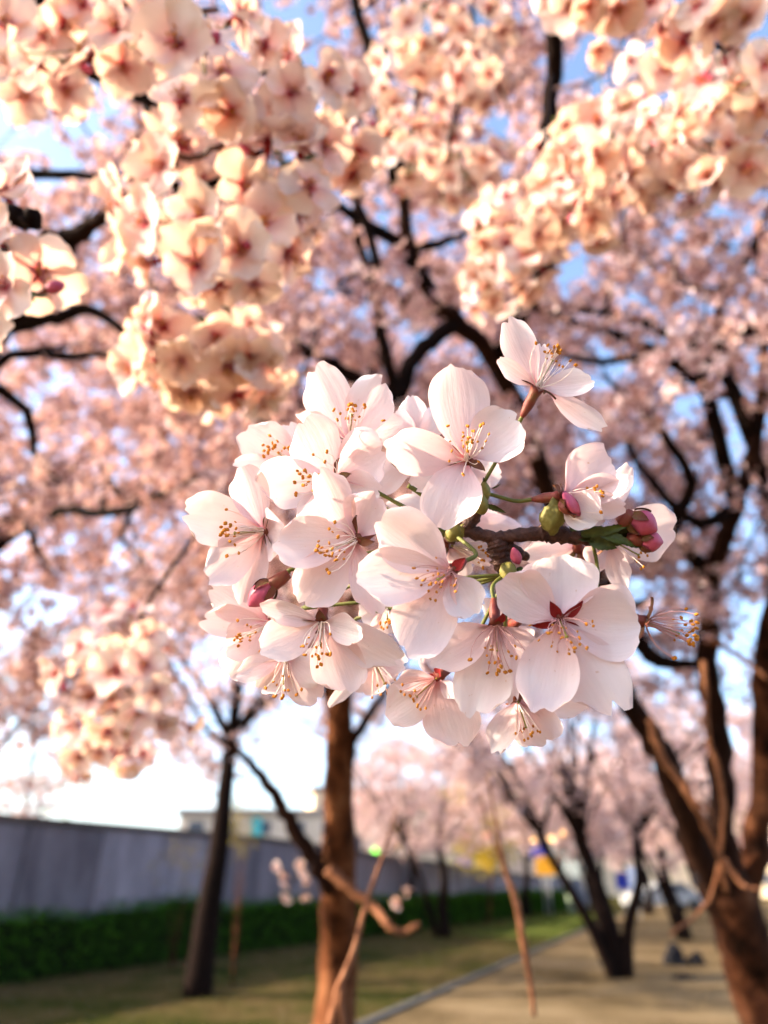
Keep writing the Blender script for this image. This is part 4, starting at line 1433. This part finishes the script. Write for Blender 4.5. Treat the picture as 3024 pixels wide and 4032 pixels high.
spray('soft blossom clusters at top centre on a long thin orange-brown twig',
      [[(1880, -200, 1.1), (1850, 150, 1.05), (1800, 420, 1.0), (1760, 620, .98), (1740, 780, .98)], [(1850, 150, 1.05), (1950, 300, 1.0), (2010, 460, .98)]],
      [(1922, 292, .86), (1803, 310, .88), (1867, 219, .88), (1903, 620, .92), (1776, 701, .95)],
      307, fill=[(1860, 300, 1.0, .05, 18), (1850, 700, 1.05, .055, 20), (1900, 80, 1.0, .05, 15)])
spray('hazy blossom clusters left of the long thin twig at top centre',
      [[(1560, -200, 1.15), (1600, 120, 1.1), (1640, 330, 1.08), (1620, 520, 1.05), (1600, 690, 1.02)]],
      [(1621, 601, .95), (1694, 638, .95), (1603, 91, .9), (1500, 250, 1.0)],
      312, fill=[(1650, 600, 1.05, .05, 18), (1600, 330, 1.1, .055, 18), (1680, 130, 1.0, .05, 16)])
spray('thin twig with a few small white blossoms hanging before the grey wall',
      [[(1290, 3300, 2.9), (1250, 3380, 2.85), (1190, 3430, 2.8), (1130, 3500, 2.75), (1110, 3560, 2.72)], [(1230, 3400, 2.83), (1215, 3480, 2.8), (1205, 3560, 2.78)]],
      [(1090, 3412, 2.75), (1180, 3405, 2.75), (1122, 3475, 2.72), (1205, 3470, 2.75), (1128, 3535, 2.7), (1205, 3530, 2.74), (1120, 3440, 2.76), (1195, 3440, 2.76)],
      308, twig_r=.005)
spray('two small blossoms on a bare shoot in front of the hedge',
      [[(1530, 3650, 2.95), (1560, 3600, 2.9), (1590, 3530, 2.88), (1610, 3460, 2.86)]],
      [(1565, 3565, 2.85), (1600, 3512, 2.83), (1560, 3548, 2.87), (1606, 3500, 2.86)],
      309, twig_r=.005)

# ================================================================== THE BLOSSOMING BRANCH IN FOCUS
# measuring frames: photograph crops (x0, y0, scale)
CROP = {1: (900, 1400, .42194), 2: (1500, 1400, .42194), 3: (1900, 1220, .33153), 4: (700, 1800, .30139), 5: (1050, 1800, .36166), 6: (1350, 1980, .39180),
        7: (1800, 1780, .54249), 8: (780, 2200, .49427), 9: (1450, 2350, .42194), 10: (1900, 2150, .51236)}


def cp(c, x, y):
    x0, y0, s = CROP[c]
    return x0 + x * s, y0 + y * s


NODE = {'A': (1885, 1935, .204), 'B': (1772, 2100, .2095), 'C': (2000, 2262, .205), 'D': (2180, 2060, .203), 'E': (2330, 2120, .206)}
branch = thing('cherry_branch', 'sharp white-pink cherry blossom branch in focus at the centre', 'branch', at(2000, 2200, .206), 'blossoming cherry branches')
BO = branch.location
stamen_count = [0]


def flower(c, centre, D, axis, petals, node=None, seed=0, nst=22, slen=(8.5, 12), spread=.42, sep=True, red=False, ped=True, single=True, calyx=7.0, sepl=6.5, sepw=2.9, back=0.0):
    rr = random.Random(seed * 13 + 5)
    cx, cy_ = cp(c, *centre)
    s = CROP[c][2]
    C = at(cx, cy_, D)
    A = dirv(*axis)
    # core: calyx tube + pedicel
    core = MB()
    c0 = C - A * .0008
    c1 = C - A * calyx * .001
    core.tube([c1 - A * .0012 - C, c1 - C, c1.lerp(c0, .35) - C, c1.lerp(c0, .75) - C, c0 - C + A * .0004], [.0006, .0010, .00155, .00150, .0021], 10, 0)
    if node and ped:
        nd = at(*NODE[node])
        e = c1 - A * .0010
        L_ = (nd - e).length
        pth = smooth_path([e - C, e - A * min(.006, L_ * .3) - C, (e - A * .004).lerp(nd, .55) - C + Vector((0, 0, rr.uniform(-.001, .002))), nd - C], 5)
        core.tube(pth, list(np.linspace(.00062, .00055, len(pth))), 7, 1, cap=False)
    f = core.build('flower', [M['calyx'], M['pedicel']], branch, C - BO)
    dirs = []
    for k, pt in enumerate(petals):
        tx, ty, wd = pt[:3]
        o = pt[3] if len(pt) > 3 else {}
        px, py = cp(c, tx, ty)
        T = at(px, py, D - o.get('dz', 0) * .001)
        T = C + (T - C) * 1.035
        ax = (T - C).normalized()
        B = C + ax * .0011 - A * .0003
        if 'base' in o:
            bx, by = cp(c, *o['base'])
            B = at(bx, by, D - o.get('bz', 0) * .001)
        mid = (B + T) / 2
        view = (EYE - mid).normalized()
        a = (T - B).normalized()
        n = view - a * view.dot(a)
        if n.length < .15:
            n = A - a * A.dot(a)
        n.normalize()
        tw = R(o.get('tw', rr.uniform(-9, 9)))
        n = Quaternion(a, tw) @ n
        zd = (mid - EYE).dot(CW)
        W = 1.13 * wd * s / FPX * zd / max(.3, math.cos(tw))
        face = 1 if n.dot(A) > -.25 else -1
        vv, ff, uu = petal_verts(B - C, T - C, n, W, o.get('cup', rr.uniform(.06, .15)) * o.get('face', face), o.get('bend', rr.uniform(.02, .07)) * o.get('face', face), o.get('notch', rr.uniform(.05, .10)) * 1.25, o.get('curl', rr.uniform(-.03, .03)),
                                 seed * 10 + k, 10, 14, o.get('skew', 0), o.get('ruf', rr.uniform(.8, 1.35)))
        pm = link('petal', mesh_from('petal', vv, ff, [M['petal']], uvs=uu), f)
        dirs.append(ax)
    # sepals between the petals
    if sep:
        e1 = A.orthogonal().normalized()
        e2 = A.cross(e1)
        angs = sorted(math.atan2(d.dot(e2), d.dot(e1)) for d in dirs)
        if len(angs) >= 4:
            mids = []
            for i in range(len(angs)):
                a0, a1 = angs[i], angs[(i + 1) % len(angs)] + (2 * math.pi if i == len(angs) - 1 else 0)
                mids.append((a0 + a1) / 2)
        else:
            o_ = rr.uniform(0, 6.28)
            mids = [o_ + 2 * math.pi * i / 5 for i in range(5)]
        for a_ in mids[:5]:
            dd = (e1 * math.cos(a_) + e2 * math.sin(a_) - A * rr.uniform(-.05, .25)).normalized()
            sv, sf = sepal_verts(dd * .0014 - A * .0006, dd * sepl * .001 * rr.uniform(.9, 1.1) - A * .0006, A, sepw * .001)
            link('sepal', mesh_from('sepal', sv, sf, [M['calyx_red' if red and petals else 'sepal']]), f)
    # stamens
    if nst:
        src = STAM_R if red else STAM
        if single:
            q0 = A.to_track_quat('Z', 'Y')
            for i in range(nst):
                a_ = 2.399963 * i + rr.uniform(-.6, .6)
                sp = spread * math.sqrt((i + .5) / nst) * rr.uniform(.65, 1.3)
                d = q0 @ Vector((math.sin(sp) * math.cos(a_), math.sin(sp) * math.sin(a_), math.cos(sp)))
                rad = (d - A * d.dot(A))
                rad = rad.normalized() if rad.length > 1e-6 else Vector((0, 0, 0))
                st = link('stamen', src[rr.randrange(6)], f, rad * .0011 * rr.uniform(.5, 1.1))
                st.rotation_mode = 'QUATERNION'
                z_ = d.normalized()
                x_ = rad if rad.length > .5 else z_.orthogonal().normalized()
                x_ = (-x_ if rr.random() < .6 else x_)
                x_ = (x_ - z_ * x_.dot(z_)).normalized()
                y_ = z_.cross(x_)
                st.rotation_quaternion = Matrix((x_, y_, z_)).transposed().to_quaternion()
                ln = (slen[0] * .72 + (slen[1] - slen[0] * .72) * rr.random() ** .7) * .001
                st.scale = (ln * 1.0, ln * 1.0, ln)
                stamen_count[0] += 1
        else:
            b = MB()
            for i in range(nst):
                a_ = 2.399963 * i
                sp = spread * math.sqrt((i + .5) / nst)
                q0 = A.to_track_quat('Z', 'Y')
                d = q0 @ Vector((math.sin(sp) * math.cos(a_), math.sin(sp) * math.sin(a_), math.cos(sp)))
                ln = rr.uniform(*slen) * .001
                b.tube([d * .001, d * ln * .5 + Vector((0, 0, .0004)), d * ln], [.00016, .00013, .0001], 4, 0, cap=False)
                b.blob(d * ln, .0004, .0004, .0005, 1, None, 6, 4)
            o = b.build('stamens', [M['filament_red' if red else 'filament'], M['anther']], f)
            o['kind'] = 'stuff'
        b = MB()
        ln = slen[0] * .00098
        b.tube([Vector((0, 0, 0)), A * ln * .5, A * ln], [.00032, .00022, .00024], 6, 0, cap=False)
        b.blob(A * ln, .00055, .00055, .0003, 0, A.to_track_quat('Z', 'Y'), 8, 4)
        b.build('pistil', M['pistil'], f)
    return f


# (tip x, tip y, width) in the crop named first
flower(1, (1128, 770), .212, (.12, .72, .62), [(795, 130, 400, dict(dz=1, tw=4, bend=.03)), (1440, 235, 400, dict(dz=2, tw=-6, bend=.03)), (665, 545, 170, dict(dz=3, tw=25, notch=.02)), (1620, 640, 260, dict(dz=-2, tw=10)), (985, 905, 230, dict(dz=7, tw=5))], 'B', 1, spread=.40)
flower(1, (655, 1030), .223, (-.66, .42, .6), [(150, 700, 400, dict(dz=1)), (70, 1040, 230, dict(dz=4, tw=15)), (560, 640, 300, dict(dz=-2)), (900, 760, 280, dict(dz=-4)), (560, 1260, 260, dict(dz=1))], 'B', 2, spread=.42, single=True)
flower(1, (975, 1170), .203, (-.72, .12, .66), [(690, 625, 430, dict(dz=3, tw=5, notch=.05)), (1440, 880, 440, dict(dz=-1, skew=-.06, cup=.2)), (290, 1200, 420, dict(dz=4, tw=4)), (1410, 1270, 300, dict(dz=2, tw=18, cup=.22)), (700, 1560, 260, dict(dz=3, tw=-10))], 'B', 3, spread=.46)
flower(4, (1105, 965), .199, (-.80, -.05, .58), [(100, 735, 610, dict(dz=3, notch=.09)), (830, 150, 440, dict(dz=1, notch=.03)), (400, 1570, 500, dict(dz=3, notch=.04)), (850, 1890, 370, dict(dz=-1, notch=.03)), (1400, 1020, 600, dict(dz=6, tw=12, cup=.2))], 'B', 4, nst=26, spread=.40)
flower(5, (955, 905), .193, (-.70, -.26, .66), [(115, 915, 490, dict(dz=3, notch=.04)), (400, 1590, 500, dict(dz=2, skew=.05)), (580, 150, 340, dict(dz=5, tw=12, cup=.22, notch=.08)), (1200, 420, 470, dict(dz=2, cup=.26, bend=.10, tw=-8)), (1190, 1690, 330, dict(dz=3, notch=.04)), ], 'B', 5, nst=26, spread=.46)
flower(2, (800, 960), .196, (-.05, .46, .86), [(690, 115, 490, dict(dz=-1, notch=.045)), (1270, 590, 470, dict(dz=2, notch=.06, cup=.17)), (55, 870, 390, dict(dz=4, notch=.02, cup=.16)), (560, 1600, 470, dict(dz=6, bend=-.10, notch=.05, tw=3)), (330, 1240, 300, dict(dz=-5))], 'A', 6, nst=26, spread=.52)
flower(3, (665, 905), .199, (.42, .84, .22), [(295, 135, 350, dict(dz=0, notch=.04)), (175, 620, 200, dict(dz=3, tw=12, notch=.03, curl=.06)), (700, 410, 260, dict(dz=-4)), (1300, 830, 290, dict(dz=4, tw=-10, cup=.2)), (1415, 1405, 250, dict(dz=-2, notch=.02, skew=.04, base=(800, 985), bz=-1))], 'A', 7, nst=22, spread=.40, slen=(8, 11.5), calyx=8.5)
flower(7, (765, 320), .198, (.90, .10, .42), [(1110, 90, 400, dict(dz=-3, cup=.30, bend=.16, notch=.03)), (1030, 500, 260, dict(dz=5, cup=.2, bend=-.08, notch=.06)), (1110, 340, 330, dict(dz=-4, cup=.3, notch=.04)), (1222, 95, 150, dict(dz=-6, tw=30, notch=0, base=(1090, 470), bz=-4)), (1212, 400, 170, dict(dz=2, tw=25, notch=.02))], 'A', 8, nst=14, spread=.34, slen=(9, 11), calyx=7.5)
flower(10, (600, 580), .184, (.02, -.46, .86), [(585, 85, 520, dict(dz=-3, notch=.03)), (150, 265, 360, dict(dz=0, notch=.02)), (1190, 580, 510, dict(dz=0, notch=.02)), (440, 1255, 410, dict(dz=5, notch=.05)), (1010, 1270, 450, dict(dz=4, notch=.13))], 'C', 10, nst=26, spread=.66, red=True, slen=(6.5, 10.5), sepl=7.4, sepw=3.0)
flower(10, (1262, 590), .201, (.88, -.30, .34), [], 'E', 11, nst=28, spread=.50, red=True, slen=(9, 13.5), sepl=8.5, sepw=4.4)
flower(9, (1190, 275), .192, (.0, -.86, .50), [(590, 590, 370, dict(dz=2)), (1000, 1095, 470, dict(dz=3, notch=.08)), (1375, 940, 230, dict(dz=2, tw=12)), (1560, 560, 240, dict(dz=-4)), (760, 620, 220, dict(dz=-5))], 'C', 12, nst=24, spread=.50, red=True, slen=(7, 12.5), sepl=7.0)
flower(6, (1075, 690), .183, (-.58, -.28, .76), [(380, 180, 540, dict(dz=1, notch=.04, cup=.2)), (165, 760, 500, dict(dz=4, notch=.03)), (640, 1490, 570, dict(dz=4, notch=.05)), (1330, 1110, 380, dict(dz=3, notch=.03, cup=.2, skew=.10)), (420, 1010, 260, dict(dz=-3))], 'B', 13, nst=28, spread=.62, red=True, slen=(6, 10))
flower(8, (985, 515), .197, (-.02, -.78, .62), [(515, 400, 160, dict(dz=4, tw=15, notch=.0)), (505, 715, 310, dict(dz=5, notch=.02)), (1310, 590, 220, dict(dz=8, tw=10, cup=.22)), (1580, 815, 280, dict(dz=1, notch=.05)), (1180, 1045, 380, dict(dz=2, notch=.05))], 'C', 14, nst=22, spread=.46, slen=(7, 11.5))
flower(8, (570, 525), .222, (-.70, -.30, .64), [(100, 230, 280, dict(dz=0)), (42, 480, 230, dict(dz=2)), (215, 720, 270, dict(dz=4)), (240, 935, 280, dict(dz=1)), (330, 350, 240, dict(dz=-3))], 'B', 15, nst=18, spread=.5)
flower(8, (700, 785), .213, (-.05, -.92, .36), [(310, 920, 170, dict(dz=1, tw=10)), (500, 1045, 240, dict(dz=-1)), (1010, 920, 270, dict(dz=4, cup=.2)), (960, 1115, 300, dict(dz=-1, notch=.06)), (700, 1000, 240, dict(dz=-6))], 'C', 16, nst=16, spread=.55, slen=(8, 12), single=True)
flower(8, (1400, 800), .224, (.4, -.84, .30), [(1310, 1070, 280, dict(dz=0)), (1650, 850, 200, dict(dz=2)), (1060, 1170, 100, dict(dz=0, notch=0)), (1500, 1000, 240, dict(dz=-5))], 'C', 17, nst=12, spread=.5, single=False)
flower(9, (640, 760), .209, (-.62, -.44, .36), [(185, 1110, 370, dict(dz=0, notch=.03)), (850, 1375, 460, dict(dz=1, notch=.05)), (270, 800, 170, dict(dz=-2, tw=20)), (800, 930, 120, dict(dz=5, tw=20, ruf=3)), (560, 560, 200, dict(dz=-4))], 'C', 18, nst=12, spread=.5, single=False, red=True)
flower(10, (270, 1190), .212, (.26, -.90, .34), [(90, 1570, 200, dict(dz=2, tw=20, ruf=2.2, notch=0)), (500, 1500, 290, dict(dz=-1, notch=.05)), (810, 1235, 190, dict(dz=-2, tw=15)), (400, 1480, 240, dict(dz=-5))], 'C', 19, nst=14, spread=.45, slen=(8, 12), single=False)
flower(6, (440, 1035), .224, (.02, -.74, .64), [(180, 1150, 260, dict(dz=0)), (470, 1310, 320, dict(dz=1)), (650, 960, 240, dict(dz=0)), (300, 900, 240, dict(dz=-2))], 'B', 20, nst=14, spread=.4, slen=(5, 8), single=False)
flower(6, (1085, 430), .212, (.90, -.22, .30), [(1505, 470, 190, dict(dz=0, tw=10)), (1480, 590, 150, dict(dz=-3, tw=20)), (1120, 340, 120, dict(dz=1)), (1200, 760, 240, dict(dz=-3))], 'B', 21, nst=20, spread=.42, slen=(8, 13), single=False)
flower(2, (640, 1490), .226, (-.1, .2, -.7), [(50, 1410, 260, dict(dz=1)), (1280, 1650, 210, dict(dz=0)), (1100, 1470, 130, dict(dz=-2)), (400, 1700, 240, {})], 'B', 22, nst=0)
flower(7, (880, 700), .226, (.2, -.3, -.6), [(500, 760, 190, dict(dz=0)), (790, 900, 240, dict(dz=-1)), (1075, 830, 200, dict(dz=0)), (560, 680, 140, dict(dz=-4))], 'D', 23, nst=0)
flower(7, (1120, 640), .214, (.72, -.42, .22), [(1570, 560, 370, dict(dz=-3, notch=.02)), (1205, 1000, 150, dict(dz=1, notch=.05, ruf=2)), (1300, 740, 180, dict(dz=-5)), (980, 820, 200, dict(dz=-4))], 'E', 24, nst=10, spread=.42, slen=(9, 12.5), single=False)
flower(2, (330, 860), .221, (-.2, .3, -.5), [(275, 385, 250, dict(dz=0)), (110, 545, 270, dict(dz=1)), (-90, 1310, 230, dict(dz=0)), (60, 1120, 250, dict(dz=-1)), (560, 500, 220, {})], 'B', 25, nst=0)
flower(2, (720, 1040), .226, (.3, -.1, -.6), [(1115, 1110, 260, dict(dz=0)), (300, 1250, 260, {}), (960, 1300, 240, {}), (700, 700, 240, {})], 'A', 26, nst=0)
flower(10, (230, 600), .224, (-.1, -.2, -.6), [(10, 430, 140, dict(dz=0)), (170, 410, 160, {}), (190, 680, 150, {}), (360, 760, 170, {}), (180, 1130, 200, dict(dz=2))], 'C', 27, nst=0)

# ---- woody twig
tw = MB()


def tw_tube(P, rads, seed, n=12):
    pts = smooth_path([at(*p) - BO for p in P], 7)
    rr = lerp_list(rads, len(pts))
    rn = random.Random(seed)
    rr = [r_ * (1 + .10 * math.sin(i * 1.9 + seed) * (.5 + rn.random())) for i, r_ in enumerate(rr)]
    tw.tube(pts, rr, n, wob=.28, seed=seed)


tw_tube([(1790, 2110, .209), (1812, 2085, .208), (1840, 2092, .207), (1940, 2116, .206), (2020, 2110, .205), (2120, 2100, .204), (2170, 2100, .2035), (2250, 2112, .204), (2360, 2132, .205)], [.0016, .0020, .0019, .0019, .0019, .0022, .0028, .0024, .0014], 1)
tw_tube([(1945, 2118, .206), (1960, 2150, .206), (1968, 2190, .206), (1985, 2240, .207), (2010, 2300, .209)], [.0022, .0032, .0030, .0026, .0022], 2)
tw_tube([(1985, 2150, .2065), (2030, 2170, .208), (2075, 2195, .211)], [.0024, .0017, .0012], 3)
tw_tube([(2010, 2290, .209), (2120, 2380, .23), (2230, 2450, .30), (2310, 2530, .48), (2370, 2600, .85), (2440, 2690, 1.5), (2470, 2740, 2.45)], [.0022, .0024, .0030, .0042, .0070, .012, .018], 4)
tw_tube([(1880, 1980, .205), (1868, 2030, .206), (1835, 2075, .207)], [.0014, .0020, .0022], 5)
tw_tube([(1760, 2105, .208), (1775, 2120, .208), (1800, 2100, .208)], [.0012, .0016, .0018], 6)
tw.build('twig', M['twig'], branch)


def blob_part(name, c, x, y, d, rx, ry, rz, m, axis, seed=0, rough=.12):
    bm = bmesh.new()
    bmesh.ops.create_icosphere(bm, subdivisions=3, radius=1)
    q = dirv(*axis).to_track_quat('Z', 'Y')
    for v_ in bm.verts:
        k = 1 + rough * noise.noise(v_.co * 2.2 + Vector((seed, seed * 2, 0)))
        f = 1 - .28 * max(0, v_.co.z)
        v_.co = q @ Vector((v_.co.x * rx * k * f, v_.co.y * ry * k * f, v_.co.z * rz * k))
    me = bpy.data.meshes.new(name)
    bm.to_mesh(me)
    bm.free()
    me.materials.append(m)
    me.polygons.foreach_set('use_smooth', np.ones(len(me.polygons), dtype=bool))
    px, py = cp(c, x, y)
    return link(name, me, branch, at(px, py, d) - BO)


blob_part('bud_scale', 7, 190, 290, .2035, .0022, .0022, .0030, M['bud_scale'], (.1, .8, .3), 1)
blob_part('bud_scale', 7, 170, 372, .2025, .0022, .0022, .0034, M['bud_scale'], (-.2, .9, .2), 2)
blob_part('bud_scale', 7, 695, 465, .1985, .0036, .0034, .0048, M['bud_scale'], (.05, .9, .3), 3, .3)
blob_part('bud_scale', 7, 370, 870, .2015, .0026, .0024, .0030, M['bud_scale'], (-.1, -.8, .3), 4)
blob_part('bud_scale', 7, 465, 890, .2025, .0016, .0014, .0024, M['young_leaf'], (.2, -.8, .3), 5)
blob_part('bud_scale', 6, 1110, 300, .205, .0022, .0022, .0030, M['bud_scale'], (.3, .6, .3), 6)
blob_part('bud_scale', 6, 1180, 300, .206, .0014, .0013, .0030, M['bud_scale'], (.3, .8, .1), 7)
blob_part('bud_scale', 7, 425, 755, .2015, .0016, .0013, .0026, M['bud_pink'], (-.3, .8, .2), 8)

# ---- buds: folded petals, calyx and sepals


def bud(c, tip, neck, stem, D, w, seed, node=None):
    """tip and neck of the pink bud, end of its calyx, all in crop pixels"""
    rr = random.Random(seed)
    T = at(*cp(c, *tip), D)
    Nk = at(*cp(c, *neck), D + .0012)
    St = at(*cp(c, *stem), D + .0020)
    a = (T - Nk).normalized()
    core = MB()
    core.tube([Vector((0, 0, 0)) + (St - Nk) * 1.0, (St - Nk) * .55, (Nk - Nk), a * .001], [w * .22, w * .32, w * .34, w * .26], 10, 0)
    if node:
        nd = at(*NODE[node]) - Nk
        e = St - Nk
        core.tube(smooth_path([e, e * 1.5 if e.length > 0 else e, e.lerp(nd, .6), nd], 5), .0006, 6, 1, cap=False)
    o = core.build('bud', [M['calyx'], M['pedicel']], branch, Nk - BO)
    L_ = (T - Nk).length
    e1 = a.orthogonal().normalized()
    e2 = a.cross(e1)
    for k in range(4):
        an = k * math.pi / 2 + .4
        out = e1 * math.cos(an) + e2 * math.sin(an)
        vs_, fs = [], []
        for i in range(8):
            v = i / 7
            rad = w * .5 * math.sin(math.pi * min(1, .12 + v * .86)) ** .8 * (1 + .05 * (k % 2))
            for j in range(7):
                th = an + (j / 6 - .5) * 2.3 + .5 * v
                edge = 1 - .10 * (j == 6)
                vs_.append(a * (v * L_ * 1.0) + (e1 * math.cos(th) + e2 * math.sin(th)) * rad * edge)
        for i in range(7):
            for j in range(6):
                q_ = i * 7 + j
                fs.append((q_, q_ + 1, q_ + 8, q_ + 7))
        link('petal', mesh_from('petal', vs_, fs, [M['bud_pink']]), o)
    for k in range(5):
        an = k * 2 * math.pi / 5
        out = e1 * math.cos(an) + e2 * math.sin(an)
        sv, sf = sepal_verts(out * w * .28, out * w * .52 + a * L_ * .52, out, w * .42, bend=-.12)
        link('sepal', mesh_from('sepal', sv, sf, [M['sepal']]), o)
    return o


bud(4, (925, 1945), (1235, 1665), (1450, 1520), .198, .0062, 1, 'B')
bud(7, (868, 352), (800, 395), (775, 430), .1935, .0078, 2)
bud(7, (1450, 572), (1260, 470), (1170, 520), .199, .0072, 3)
bud(7, (1495, 655), (1330, 640), (1230, 620), .2005, .0062, 4)

# ---- young folded leaves at the twig tip
for k, (b0, t0_, wd, dz) in enumerate([((860, 600), (1000, 650), 70, 2), ((900, 600), (1270, 525), 60, 4), ((960, 640), (1160, 700), 90, 4), ((1040, 600), (1290, 690), 80, 5), ((1090, 560), (1290, 560), 70, 2), ((820, 560), (960, 510), 60, 3),
                                       ((1180, 640), (1410, 690), 70, 3), ((1000, 620), (1240, 640), 110, 1), ((1150, 560), (1330, 620), 80, 0), ((860, 580), (1120, 590), 110, -1), ((210, 385), (355, 440), 40, 1), ((200, 215), (190, 180), 18, 1), ((255, 265), (320, 232), 14, 1), ((500, 900), (530, 980), 30, -1)]):
    B = at(*cp(7, *b0), .2035 - dz * .0004)
    T = at(*cp(7, *t0_), .2030 - dz * .0008)
    n = (EYE - B).normalized()
    a = (T - B).normalized()
    n = Quaternion(a, R((k * 47) % 70 - 35)) @ n
    W = wd * CROP[7][2] / FPX * .203
    sv, sf = sepal_verts(B - BO, T - BO, n, W, 4, 13, serr=.22, bend=.06 * (-1) ** k)
    link('leaf', mesh_from('leaf', sv, sf, [M['young_leaf']]), branch)
# broken pedicel stubs on the left
for P in (((250, 1210), (330, 1262), (430, 1335)), ((330, 1512), (400, 1490), (520, 1475)), ((40, 1425), (150, 1450), (260, 1500))):
    b = MB()
    pts = smooth_path([at(*cp(2, *p), .2075) - BO for p in P], 4)
    b.tube(pts, .00075 if P[0][0] != 40 else .0004, 7)
    b.build('pedicel', M['pedicel'], branch)
